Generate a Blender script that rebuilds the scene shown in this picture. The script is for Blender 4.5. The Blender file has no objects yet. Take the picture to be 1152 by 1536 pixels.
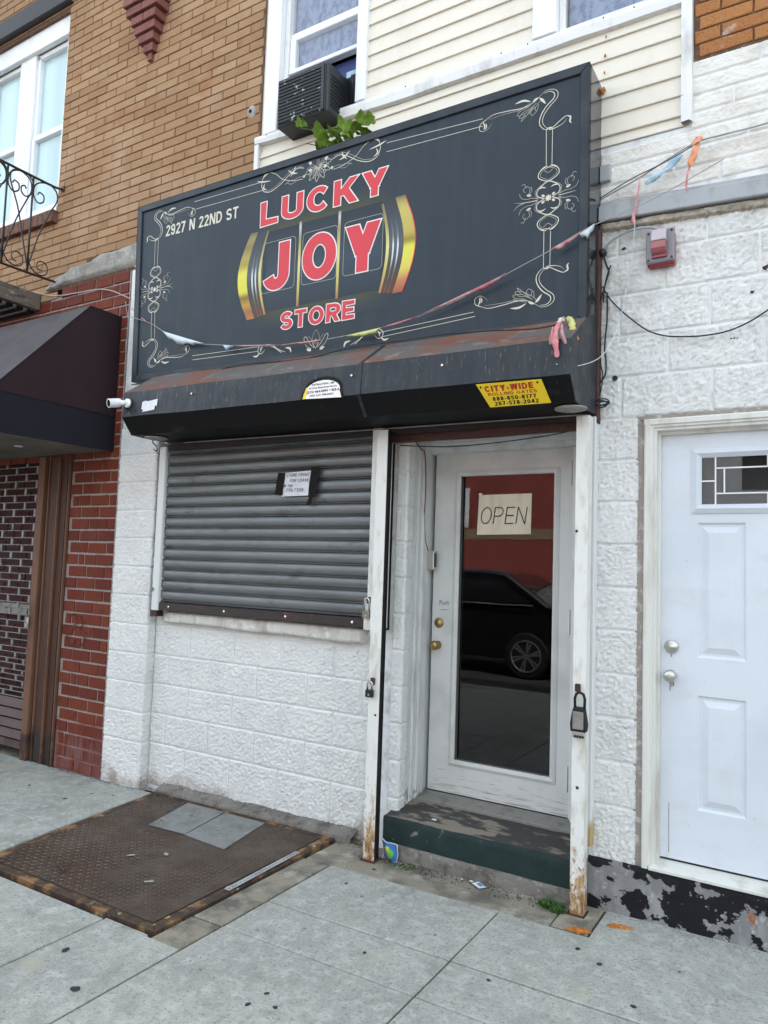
import bpy, math, random
from mathutils import Vector, Matrix, noise
from math import radians, sin, cos, pi
random.seed(7)
SC = bpy.context.scene
COL = SC.collection

# ------------------------------------------------------------------ camera
cd = bpy.data.cameras.new("camera"); CAM = bpy.data.objects.new("camera", cd); COL.objects.link(CAM)
CAM.location = (0, -3.562, 1.55)
CAM.rotation_euler = (1.64509179, -0.0338030488, 0.546772379)
cd.sensor_fit = 'HORIZONTAL'; cd.sensor_width = 36; cd.lens = 34.2616
cd.clip_start = 0.05; cd.clip_end = 1500
SC.camera = CAM

# ------------------------------------------------------------------ sky, sun, exposure
SUN_EL, SUN_AZ = radians(52), radians(25)
W = bpy.data.worlds.new("World"); SC.world = W; W.use_nodes = True
nt = W.node_tree; bg = nt.nodes["Background"]
sky = nt.nodes.new("ShaderNodeTexSky"); sky.sky_type = 'NISHITA'; sky.sun_disc = False
sky.sun_elevation = SUN_EL; sky.sun_rotation = SUN_AZ; sky.air_density = 1.0; sky.dust_density = 3.5; sky.ozone_density = 1.0
hs = nt.nodes.new("ShaderNodeHueSaturation"); hs.inputs['Saturation'].default_value = 0.42; hs.inputs['Hue'].default_value = 0.472
nt.links.new(sky.outputs[0], hs.inputs['Color']); nt.links.new(hs.outputs[0], bg.inputs[0])
bg.inputs[1].default_value = 0.15
sl = bpy.data.lights.new("sun", 'SUN'); sl.energy = 2.4; sl.angle = radians(0.6); sl.color = (1, 0.97, 0.92)
so = bpy.data.objects.new("sun", sl); COL.objects.link(so); so.location = (-3, -8, 14)
# the sun stands behind the row of houses: the street front lies in open shade
so.rotation_euler = Vector((sin(SUN_AZ)*cos(SUN_EL), cos(SUN_AZ)*cos(SUN_EL), sin(SUN_EL))).to_track_quat('Z', 'Y').to_euler()
SC.view_settings.view_transform = 'Standard'; SC.view_settings.look = 'None'
SC.view_settings.exposure = 2.38; SC.view_settings.gamma = 1.0; SC.view_settings.use_curve_mapping = False
SC.cycles.max_bounces = 6; SC.cycles.diffuse_bounces = 3; SC.cycles.transparent_max_bounces = 8

# ------------------------------------------------------------------ materials
def rgb(h):
    h = h.lstrip('#'); c = [int(h[i:i+2], 16)/255 for i in (0, 2, 4)]
    return tuple(((x/12.92) if x <= .04045 else ((x+.055)/1.055)**2.4) for x in c)
def c4(c): return (c[0], c[1], c[2], 1)
def mat(name, col, rough=.7, spec=.35, metal=0., layers=(), bumps=(), rand=None, vcol=False, clearcoat=0., rrand=0.):
    """layers: (colour, scale, lo, hi[, detail[, stretch[, zmask(z0,z1)]]])  bumps: (scale, strength, dist[, stretch])"""
    m = bpy.data.materials.new(name); m.use_nodes = True; n = m.node_tree; N = n.nodes; L = n.links
    b = N["Principled BSDF"]; b.inputs['Roughness'].default_value = rough
    b.inputs['Specular IOR Level'].default_value = spec; b.inputs['Metallic'].default_value = metal
    if clearcoat: b.inputs['Coat Weight'].default_value = clearcoat
    geo = N.new("ShaderNodeNewGeometry")
    def noi(scale, detail=4, stretch=None, rg=.6):
        t = N.new("ShaderNodeTexNoise"); t.inputs['Scale'].default_value = scale; t.inputs['Detail'].default_value = detail; t.inputs['Roughness'].default_value = rg
        if stretch:
            mp = N.new("ShaderNodeVectorMath"); mp.operation = 'MULTIPLY'; mp.inputs[1].default_value = stretch
            L.new(geo.outputs['Position'], mp.inputs[0]); L.new(mp.outputs[0], t.inputs['Vector'])
        else: L.new(geo.outputs['Position'], t.inputs['Vector'])
        return t
    if vcol:
        a = N.new("ShaderNodeVertexColor"); a.layer_name = "print"; cur = a.outputs[0]
    elif rand:
        oi = N.new("ShaderNodeObjectInfo"); cr = N.new("ShaderNodeValToRGB"); cr.color_ramp.interpolation = 'LINEAR'
        els = cr.color_ramp.elements
        for i, c in enumerate(rand):
            p = i/(len(rand)-1)
            if i == 0: els[0].position = 0; els[0].color = c4(c)
            elif i == len(rand)-1: els[1].position = 1; els[1].color = c4(c)
        for i, c in enumerate(rand[1:-1]):
            e = els.new((i+1)/(len(rand)-1)); e.color = c4(c)
        L.new(oi.outputs['Random'], cr.inputs[0]); cur = cr.outputs[0]
    else:
        r = N.new("ShaderNodeRGB"); r.outputs[0].default_value = c4(col); cur = r.outputs[0]
    for ly in layers:
        lc, sc, lo, hi = ly[:4]; det = ly[4] if len(ly) > 4 else 4; st = ly[5] if len(ly) > 5 else None; zm = ly[6] if len(ly) > 6 else None
        t = noi(sc, det, st); mr = N.new("ShaderNodeMapRange"); mr.inputs[1].default_value = lo; mr.inputs[2].default_value = hi
        src = t.outputs[0]
        if zm:
            sx = N.new("ShaderNodeSeparateXYZ"); L.new(geo.outputs['Position'], sx.inputs[0])
            m2 = N.new("ShaderNodeMapRange"); m2.inputs[1].default_value = zm[0]; m2.inputs[2].default_value = zm[1]
            m2.inputs[3].default_value = -(hi-lo) - .25; m2.inputs[4].default_value = zm[2] if len(zm) > 2 else .1
            L.new(sx.outputs[2], m2.inputs[0])
            ad = N.new("ShaderNodeMath"); ad.operation = 'ADD'; L.new(src, ad.inputs[0]); L.new(m2.outputs[0], ad.inputs[1]); src = ad.outputs[0]
        L.new(src, mr.inputs[0])
        mx = N.new("ShaderNodeMix"); mx.data_type = 'RGBA'; L.new(mr.outputs[0], mx.inputs[0]); L.new(cur, mx.inputs[6]); mx.inputs[7].default_value = c4(lc)
        cur = mx.outputs[2]
    L.new(cur, b.inputs['Base Color'])
    prev = None
    for bp in bumps:
        t = noi(bp[0], 6, bp[3] if len(bp) > 3 else None, .65)
        bn = N.new("ShaderNodeBump"); bn.inputs['Strength'].default_value = bp[1]; bn.inputs['Distance'].default_value = bp[2]
        L.new(t.outputs[0], bn.inputs['Height'])
        if prev: L.new(prev, bn.inputs['Normal'])
        prev = bn.outputs[0]
    if prev: L.new(prev, b.inputs['Normal'])
    if rrand:
        t = noi(9, 5); mr = N.new("ShaderNodeMapRange"); mr.inputs[1].default_value = .3; mr.inputs[2].default_value = .7
        mr.inputs[3].default_value = max(.03, rough-rrand); mr.inputs[4].default_value = min(1, rough+rrand)
        L.new(t.outputs[0], mr.inputs[0]); L.new(mr.outputs[0], b.inputs['Roughness'])
    return m

WHITE = (.74, .76, .76)
MT = {}
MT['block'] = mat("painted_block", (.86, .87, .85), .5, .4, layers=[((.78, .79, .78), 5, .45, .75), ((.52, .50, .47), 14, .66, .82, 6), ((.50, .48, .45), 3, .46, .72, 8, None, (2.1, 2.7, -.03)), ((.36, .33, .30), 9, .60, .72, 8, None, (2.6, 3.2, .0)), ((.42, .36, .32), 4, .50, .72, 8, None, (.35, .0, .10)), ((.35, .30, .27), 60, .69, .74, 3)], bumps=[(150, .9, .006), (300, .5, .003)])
MT['block_upper'] = mat("painted_block_upper", (.76, .75, .71), .65, .3, layers=[((.60, .56, .50), 6, .45, .7), ((.45, .38, .32), 22, .64, .78, 6)], bumps=[(70, .5, .010, (1, 1, 1.6)), (170, .4, .004)])
MT['joint'] = mat("painted_joint", (.72, .74, .75), .75, .25, layers=[((.45, .44, .43), 12, .5, .75)], bumps=[(90, .3, .003)])
MT['concrete_rough'] = mat("rough_cement", (.36, .35, .32), .9, .2, layers=[((.24, .23, .21), 9, .42, .65), ((.5, .48, .44), 30, .55, .75)], bumps=[(20, .7, .02), (90, .5, .006)])
MT['cement_white'] = mat("painted_cement_sill", (.62, .60, .55), .8, .25, layers=[((.38, .35, .31), 8, .48, .7, 7, (1, 1, .35)), ((.75, .75, .72), 20, .5, .7)], bumps=[(25, .5, .012), (100, .4, .004)])
MT['cement_tan'] = mat("dirty_mortar", (.42, .38, .31), .9, .2, layers=[((.20, .17, .14), 18, .5, .68, 6), ((.62, .60, .56), 30, .56, .7)], bumps=[(28, .9, .02), (90, .5, .006)])
MT['orange'] = mat("orange_brick", None, .85, .25, rand=[(.305, .180, .095), (.35, .220, .120), (.27, .158, .084), (.38, .245, .138), (.33, .202, .108), (.28, .165, .088)], layers=[((.17, .075, .035), 300, .58, .70, 2), ((.40, .27, .17), 2.2, .5, .75), ((.27, .12, .05), 3.1, .55, .8)], bumps=[(180, .5, .002), (40, .3, .002)])
MT['orange_right'] = mat("rusty_orange_brick", None, .85, .25, rand=[(.33, .14, .05), (.40, .18, .065), (.27, .11, .04)], layers=[((.10, .04, .02), 200, .56, .66, 2), ((.45, .42, .38), 7, .62, .72)], bumps=[(150, .6, .003)])
MT['mortar_dark'] = mat("brown_mortar", (.12, .075, .055), .95, .1, layers=[((.20, .14, .11), 30, .5, .7)], bumps=[(120, .5, .003)])
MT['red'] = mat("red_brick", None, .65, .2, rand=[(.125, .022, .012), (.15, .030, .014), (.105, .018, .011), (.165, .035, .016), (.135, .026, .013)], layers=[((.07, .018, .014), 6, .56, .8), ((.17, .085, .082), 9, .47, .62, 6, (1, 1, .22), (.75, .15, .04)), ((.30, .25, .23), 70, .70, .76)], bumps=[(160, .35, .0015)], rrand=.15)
MT['red_shaded'] = mat("shaded_red_brick", None, .7, .3, rand=[(.055, .012, .008), (.075, .016, .010), (.04, .009, .007)], layers=[((.05, .015, .012), 6, .5, .8)], bumps=[(160, .35, .0015)])  # red brick with the shade under the awning put into its colour
MT['mortar_grey'] = mat("grey_mortar", (.33, .29, .27), .95, .1, layers=[((.21, .17, .155), 15, .5, .75), ((.24, .12, .11), 4, .40, .6, 5, None, (.75, .15, .1))], bumps=[(150, .6, .004)])
MT['corbel'] = mat("purple_painted_brick", (.20, .075, .062), .7, .3, layers=[((.13, .045, .042), 9, .5, .75), ((.27, .14, .12), 40, .6, .75)], bumps=[(90, .4, .003)])
MT['sillbrick'] = mat("dark_sill_brick", (.16, .085, .065), .85, .2, layers=[((.08, .04, .03), 20, .5, .7), ((.30, .2, .16), 60, .62, .75)], bumps=[(100, .5, .003)])
MT['vinyl'] = mat("white_vinyl", (.78, .80, .82), .35, .45, layers=[((.55, .58, .60), 3, .5, .8, 5, (1, 1, .3))])
MT['trimwhite'] = mat("white_aluminium_trim", (.72, .72, .71), .45, .4, layers=[((.45, .45, .44), 9, .55, .75, 5, (1, 1, .4)), ((.20, .19, .18), 45, .70, .75)], bumps=[(8, .25, .01)])
MT['siding'] = mat("cream_siding", (.70, .655, .565), .5, .35, layers=[((.56, .51, .43), 2.5, .5, .8, 5, (1, 1, .5)), ((.42, .33, .22), 55, .72, .78)], bumps=[(70, .12, .002, (.3, 1, 1))])
MT['steel_dark'] = mat("black_steel", (.016, .013, .015), .5, .4, layers=[((.05, .035, .03), 15, .6, .75)], bumps=[(60, .3, .003)])
MT['iron'] = mat("wrought_iron", (.018, .018, .02), .45, .45, layers=[((.07, .05, .04), 30, .58, .7)])
MT['signframe'] = mat("sign_frame_metal", (.014, .019, .027), .4, .3, layers=[((.035, .042, .05), 4, .4, .7)])
MT['signpanel'] = mat("sign_face", (.025, .036, .047), .42, .22, layers=[((.021, .031, .041), 1.2, .4, .7), ((.029, .040, .050), 16, .45, .7, 4, (1, 1, .08))], rrand=.05)
MT['print_red'] = mat("print_red", (.58, .055, .07), .45, .22)
MT['print_white'] = mat("print_white", (.78, .74, .72), .4, .35)
MT['print_cream'] = mat("print_cream", (.58, .55, .46), .4, .35)
MT['print_creamdim'] = mat("print_cream_fine", (.34, .32, .27), .4, .35)
MT['print_v'] = mat("print_colours", None, .42, .22, vcol=True)
MT['side_gloss'] = mat("glossy_sign_side", (.018, .022, .028), .12, .6)
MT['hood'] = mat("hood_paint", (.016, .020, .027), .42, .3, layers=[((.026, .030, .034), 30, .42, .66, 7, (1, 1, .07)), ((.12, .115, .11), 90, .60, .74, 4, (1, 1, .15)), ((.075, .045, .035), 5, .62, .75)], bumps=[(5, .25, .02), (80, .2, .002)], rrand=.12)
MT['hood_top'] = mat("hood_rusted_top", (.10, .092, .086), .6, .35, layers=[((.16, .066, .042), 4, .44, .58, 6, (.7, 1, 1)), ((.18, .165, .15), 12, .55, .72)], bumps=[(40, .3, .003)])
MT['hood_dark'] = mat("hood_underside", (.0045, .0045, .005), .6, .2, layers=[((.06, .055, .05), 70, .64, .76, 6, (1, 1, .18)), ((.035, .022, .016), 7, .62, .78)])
MT['rust_trim'] = mat("rusty_brown_steel", (.075, .032, .025), .6, .35, layers=[((.03, .018, .016), 9, .5, .7), ((.22, .10, .05), 30, .66, .76)])
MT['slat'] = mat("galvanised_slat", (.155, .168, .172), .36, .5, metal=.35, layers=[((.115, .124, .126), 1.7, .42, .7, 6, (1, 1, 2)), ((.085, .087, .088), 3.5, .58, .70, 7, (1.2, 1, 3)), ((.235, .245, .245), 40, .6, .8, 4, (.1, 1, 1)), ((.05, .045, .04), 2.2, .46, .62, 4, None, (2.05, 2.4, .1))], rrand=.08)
MT['slat_bar'] = mat("rusty_bottom_bar", (.030, .024, .023), .5, .4, layers=[((.09, .04, .028), 18, .55, .72)])
MT['post'] = mat("white_paint_rusting", (.70, .70, .67), .5, .35, layers=[((.50, .47, .40), 16, .52, .72, 6, (1, 1, .35)), ((.28, .16, .08), 80, .70, .76, 5), ((.40, .25, .11), 30, .44, .62, 9, (1, 1, .5), (.95, .05, .08)), ((.27, .14, .06), 60, .50, .62, 7, (1, 1, .6), (.75, .05, .05)), ((.16, .065, .03), 45, .54, .66, 7, (1, 1, .6), (.45, .0, .07))], bumps=[(60, .4, .003)])
MT['postback'] = mat("painted_wood_trim", (.66, .68, .68), .55, .3, layers=[((.45, .33, .16), 12, .5, .62, 6, (1, 1, .3), (.9, .3, .14)), ((.40, .35, .22), 14, .54, .66, 6, (1, 1, .3), (2.1, 2.4, .1)), ((.4, .38, .36), 60, .68, .74)])
MT['door'] = mat("grey_white_door_paint", (.60, .605, .59), .48, .4, layers=[((.50, .50, .48), 4, .48, .7), ((.25, .22, .19), 50, .72, .76, 5), ((.33, .31, .29), 26, .50, .64, 9, (.25, 1, 3.2), (.7, .28, .0))], bumps=[(30, .1, .002)])
MT['jamb'] = mat("white_painted_jamb", (.64, .66, .66), .5, .35, layers=[((.46, .46, .45), 10, .5, .72, 6, (1, 1, .3)), ((.15, .13, .12), 70, .73, .76), ((.12, .10, .09), 25, .50, .62, 8, (1, 1, .6), (.55, .22, .04))])
MT['door_white'] = mat("white_steel_door", (.62, .665, .715), .42, .35, layers=[((.56, .61, .66), 2.5, .45, .7, 4), ((.57, .605, .64), 11, .54, .75, 8, (.6, 1, 1.2)), ((.36, .36, .36), 60, .72, .76, 3), ((.48, .49, .49), 14, .56, .76, 8, (1, 1, .4), (.50, .27, .0))])
MT['casing'] = mat("cream_brickmould", (.64, .64, .60), .5, .35, layers=[((.48, .46, .41), 11, .5, .7, 6, (1, 1, .2)), ((.22, .19, .16), 60, .72, .76)])
MT['gap'] = mat("grey_caulk", (.30, .27, .24), .9, .2, layers=[((.50, .49, .46), 20, .52, .66, 6)], bumps=[(40, .7, .01)])
MT['alum'] = mat("worn_aluminium", (.30, .29, .27), .45, .4, metal=.5, layers=[((.20, .18, .15), 12, .5, .7)])
MT['silver'] = mat("satin_nickel", (.55, .53, .50), .3, .5, metal=.9)
MT['brass'] = mat("worn_brass", (.42, .29, .11), .35, .5, metal=.85, layers=[((.20, .12, .05), 60, .5, .65)])
MT['chrome'] = mat("chrome", (.6, .6, .6), .15, .5, metal=1)
MT['black'] = mat("black_plastic", (.012, .012, .013), .45, .4)
MT['rubber'] = mat("black_rubber", (.015, .015, .016), .7, .3)
MT['step_top'] = mat("worn_step_top", (.055, .053, .050), .8, .3, layers=[((.23, .195, .155), 7, .485, .53, 8, (.45, 1.6, 1)), ((.36, .33, .29), 30, .66, .72, 6, (.5, 1, 1))], bumps=[(22, .6, .008), (90, .4, .003)])
MT['step_green'] = mat("dark_green_step_paint", (.014, .030, .030), .65, .25, layers=[((.022, .040, .038), 9, .45, .7), ((.38, .40, .38), 60, .70, .735, 5, (1, 1, .6)), ((.20, .18, .15), 9, .66, .70)], bumps=[(30, .35, .006), (100, .3, .002)])
MT['step_base'] = mat("dirty_concrete_base", (.20, .185, .165), .9, .2, layers=[((.10, .09, .08), 12, .46, .66, 7), ((.33, .31, .28), 40, .58, .72)], bumps=[(30, .6, .01), (110, .5, .004)])
MT['curb'] = mat("peeling_black_curb", (.205, .205, .210), .8, .3, layers=[((.30, .30, .30), 14, .5, .7, 6, (1, 1, .4)), ((.36, .36, .36), 30, .57, .66, 6), ((.008, .008, .011), 6.0, .500, .508, 9, (.8, 1, 1)), ((.012, .012, .015), 9, .50, .51, 8, None, (.17, .21, .06)), ((.30, .12, .045), 9, .66, .70, 6, (1, 1, .5)), ((.55, .55, .54), 60, .70, .73, 4)], bumps=[(20, .5, .008), (90, .4, .003)])
MT['slab'] = mat("sidewalk_concrete", (.35, .352, .32), .88, .25, layers=[((.29, .295, .27), 2.0, .42, .64, 7), ((.23, .23, .21), 6.5, .50, .74, 9), ((.45, .45, .415), 17, .48, .74, 9), ((.19, .19, .18), 70, .52, .72, 4), ((.50, .51, .48), 190, .60, .70, 2), ((.09, .09, .085), 26, .70, .73, 5), ((.38, .355, .28), 3.3, .60, .74, 7), ((.17, .17, .16), 1.1, .56, .76, 8)], bumps=[(170, .5, .003), (14, .25, .006)])
MT['slab_tan'] = mat("stained_border_concrete", (.26, .235, .185), .9, .2, layers=[((.13, .12, .10), 6, .44, .62, 7), ((.38, .36, .30), 9, .55, .7, 6), ((.09, .08, .07), 100, .62, .7, 3)], bumps=[(60, .5, .006), (160, .4, .003)])
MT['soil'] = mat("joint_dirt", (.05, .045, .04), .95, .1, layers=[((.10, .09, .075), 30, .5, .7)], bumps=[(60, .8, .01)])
MT['plate'] = mat("rusty_steel_plate", (.060, .036, .024), .55, .4, metal=.15, layers=[((.085, .062, .046), 3.2, .45, .62, 7), ((.036, .026, .022), 5, .48, .7, 6), ((.13, .055, .03), 22, .60, .72, 6), ((.17, .15, .13), 160, .66, .72, 2)], bumps=[(90, .35, .003)], rrand=.12)
MT['plate_frame'] = mat("rusty_angle_frame", (.075, .045, .030), .7, .3, layers=[((.040, .028, .023), 25, .44, .60, 7), ((.24, .13, .055), 7, .52, .60, 9), ((.42, .33, .20), 9, .60, .66, 9)], bumps=[(50, .6, .005)])
MT['patch'] = mat("smooth_grey_patch", (.21, .215, .205), .7, .3, layers=[((.15, .15, .14), 8, .46, .66, 6), ((.28, .28, .27), 40, .55, .7), ((.10, .075, .06), 12, .63, .68, 9)], bumps=[(50, .2, .003)])
MT['awning_top'] = mat("maroon_canvas_top", (.085, .078, .082), .85, .2, layers=[((.060, .055, .06), 4, .45, .7), ((.14, .13, .125), 60, .64, .72)], bumps=[(300, .2, .001)])
MT['awning_side'] = mat("maroon_canvas", (.026, .012, .017), .75, .25, layers=[((.018, .010, .013), 3, .4, .7)], bumps=[(300, .2, .001)])
MT['awning_valance'] = mat("black_canvas", (.010, .010, .016), .7, .25, bumps=[(300, .2, .001)])
MT['soffit'] = mat("dusty_awning_lining", (.16, .145, .12), .9, .2, layers=[((.11, .10, .085), 3, .4, .7)])
MT['brown_light'] = mat("tan_brown_post", (.165, .085, .052), .55, .2, layers=[((.11, .055, .04), 8, .5, .7, 6, (1, 1, .3)), ((.05, .03, .025), 5, .5, .65, 5, None, (.45, .1, .1))])
MT['brown'] = mat("dark_brown_track", (.070, .034, .023), .5, .2, layers=[((.05, .028, .022), 10, .5, .7, 6, (1, 1, .2)), ((.035, .028, .025), 5, .5, .6, 5, None, (.35, .1, .2))])
MT['brown_slat'] = mat("maroon_slat", (.085, .045, .045), .5, .4, layers=[((.05, .028, .028), 7, .48, .7)])
MT['grille'] = mat("galvanised_grille", (.24, .24, .245), .45, .4, metal=.4, layers=[((.10, .09, .085), 20, .5, .7)])
MT['wood_old'] = mat("weathered_timber", (.15, .125, .105), .9, .2, layers=[((.055, .035, .028), 14, .46, .6, 7, (1, .25, 1)), ((.32, .30, .27), 30, .56, .68, 6, (1, .3, 1))], bumps=[(40, .8, .008, (1, .3, 1))])
MT['ledge'] = mat("grey_metal_flashing", (.33, .345, .36), .45, .45, layers=[((.22, .22, .22), 7, .5, .7, 6, (1, 1, .5)), ((.12, .08, .06), 60, .70, .75)])
MT['paper'] = mat("white_paper", (.70, .71, .74), .8, .2, layers=[((.58, .59, .62), 12, .45, .7)], bumps=[(10, .4, .01)])
MT['paper_cream'] = mat("cream_paper", (.66, .60, .47), .85, .2, layers=[((.52, .47, .36), 10, .45, .7, 5, (2, 1, .3))], bumps=[(9, .4, .01)])
MT['ink'] = mat("black_ink", (.015, .015, .018), .7, .2)
MT['inkred'] = mat("red_ink", (.42, .03, .02), .6, .3)
MT['yellow'] = mat("yellow_plate", (.78, .56, .02), .45, .4, layers=[((.62, .45, .03), 9, .5, .75), ((.25, .22, .12), 60, .70, .76)])
MT['yellow_edge'] = mat("faded_sticker_edge", (.62, .60, .40), .6, .3)
MT['tape'] = mat("black_tape", (.004, .004, .004), .55, .15, bumps=[(30, .5, .005)])
MT['leaf'] = mat("vine_leaf", (.17, .30, .035), .5, .4, layers=[((.09, .19, .025), 14, .4, .65), ((.30, .38, .09), 40, .55, .75)])
MT['grass'] = mat("weed_green", (.06, .13, .03), .7, .3)
MT['rustpile'] = mat("orange_rust_flakes", (.50, .18, .035), .9, .2, layers=[((.30, .09, .02), 60, .45, .6), ((.62, .32, .10), 90, .56, .7)], bumps=[(90, .8, .006)])
MT['gum'] = mat("old_gum", (.035, .035, .035), .8, .3)
MT['pink'] = mat("faded_pink_plastic", (.60, .20, .22), .45, .35, layers=[((.75, .45, .45), 18, .45, .7)])
MT['palered'] = mat("pale_red_plastic", (.40, .12, .14), .4, .35, layers=[((.50, .30, .32), 14, .42, .6)])
MT['lblue'] = mat("faded_blue_plastic", (.26, .42, .55), .45, .35, layers=[((.50, .60, .66), 18, .45, .7)])
MT['paleblue'] = mat("whitish_plastic", (.52, .60, .64), .45, .35)
MT['oran'] = mat("faded_orange_plastic", (.72, .28, .14), .45, .35, layers=[((.75, .45, .32), 18, .45, .7)])
MT['lime'] = mat("faded_yellow_plastic", (.50, .52, .16), .45, .35, layers=[((.62, .60, .36), 18, .45, .7)])
MT['string'] = mat("grey_string", (.34, .31, .31), .8, .2)
MT['wire'] = mat("black_wire", (.014, .014, .015), .5, .4)
MT['wire_brown'] = mat("brown_wire", (.20, .075, .05), .6, .3)
MT['wire_white'] = mat("dirty_white_cable", (.45, .38, .34), .6, .3)
MT['curtain'] = mat("lilac_curtain", (.28, .30, .42), .8, .2, layers=[((.17, .19, .29), 26, .45, .6, 3, (1, 1, .5)), ((.30, .31, .40), 60, .55, .7, 2)])
MT['blind'] = mat("pale_blind", (.62, .76, .79), .7, .2, layers=[((.50, .63, .66), 2, .4, .7, 3, (2, 1, .1))])
MT['dark_in'] = mat("dark_interior", (.012, .010, .010), .9, .1)
MT['floor_in'] = mat("dark_interior_floor", (.02, .018, .017), .7, .2)
MT['ac'] = mat("black_ac_shell", (.022, .025, .029), .5, .4, layers=[((.035, .04, .045), 8, .45, .7)])
MT['ac_chip'] = mat("ac_bare_fins", (.020, .023, .027), .5, .4, layers=[((.50, .52, .53), 22, .645, .66, 5)])
MT['asphalt'] = mat("asphalt", (.05, .05, .05), .9, .2, layers=[((.07, .07, .068), 3, .45, .7), ((.035, .035, .035), 90, .5, .7)], bumps=[(120, .5, .005)])
MT['ground'] = mat("far_ground", (.16, .16, .15), .9, .2, layers=[((.12, .12, .11), .5, .4, .7)])
MT['redwall'] = mat("far_red_painted_wall", (.26, .065, .055), .8, .2, layers=[((.21, .055, .048), 1.2, .4, .7)])
MT['creamwall'] = mat("far_cream_band", (.24, .185, .115), .8, .2)
MT['carpaint'] = mat("black_car_paint", (.008, .008, .010), .15, .5, clearcoat=.6)
MT['carglass'] = mat("dark_car_glass", (.012, .013, .015), .06, .6)
MT['rim'] = mat("alloy_rim", (.50, .50, .50), .3, .5, metal=.8)

def glassmat(name, ior, tint=(1, 1, 1), rough=.0, wav=0):
    m = bpy.data.materials.new(name); m.use_nodes = True; n = m.node_tree; N = n.nodes; L = n.links
    N.remove(N["Principled BSDF"]); out = N["Material Output"]
    tr = N.new("ShaderNodeBsdfTransparent"); tr.inputs[0].default_value = c4(tint)
    gl = N.new("ShaderNodeBsdfGlossy"); gl.inputs['Roughness'].default_value = rough
    fr = N.new("ShaderNodeFresnel"); fr.inputs[0].default_value = ior
    mx = N.new("ShaderNodeMixShader"); gb = N.new("ShaderNodeNewGeometry"); iv = N.new("ShaderNodeMath"); iv.operation = 'SUBTRACT'; iv.inputs[0].default_value = 1.0; L.new(gb.outputs['Backfacing'], iv.inputs[1])
    mu = N.new("ShaderNodeMath"); mu.operation = 'MULTIPLY'; L.new(fr.outputs[0], mu.inputs[0]); L.new(iv.outputs[0], mu.inputs[1]); L.new(mu.outputs[0], mx.inputs[0]); L.new(tr.outputs[0], mx.inputs[1]); L.new(gl.outputs[0], mx.inputs[2]); L.new(mx.outputs[0], out.inputs[0])
    if wav:
        t = N.new("ShaderNodeTexNoise"); t.inputs['Scale'].default_value = 2.2; bn = N.new("ShaderNodeBump"); bn.inputs['Strength'].default_value = wav; bn.inputs['Distance'].default_value = .01
        g = N.new("ShaderNodeNewGeometry"); L.new(g.outputs['Position'], t.inputs['Vector']); L.new(t.outputs[0], bn.inputs['Height']); L.new(bn.outputs[0], gl.inputs['Normal']); L.new(bn.outputs[0], fr.inputs['Normal'])
    return m
MT['doorglass'] = glassmat("door_glass", 1.72, (.75, .75, .75), 0, .04)
MT['winglass'] = glassmat("window_glass", 1.75, (.96, .98, .98), .0, .05)
MT['clearred'] = mat("red_lens", (.26, .018, .03), .15, .6)
MT['clearlens'] = mat("clear_lens", (.46, .40, .44), .15, .6)

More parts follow.
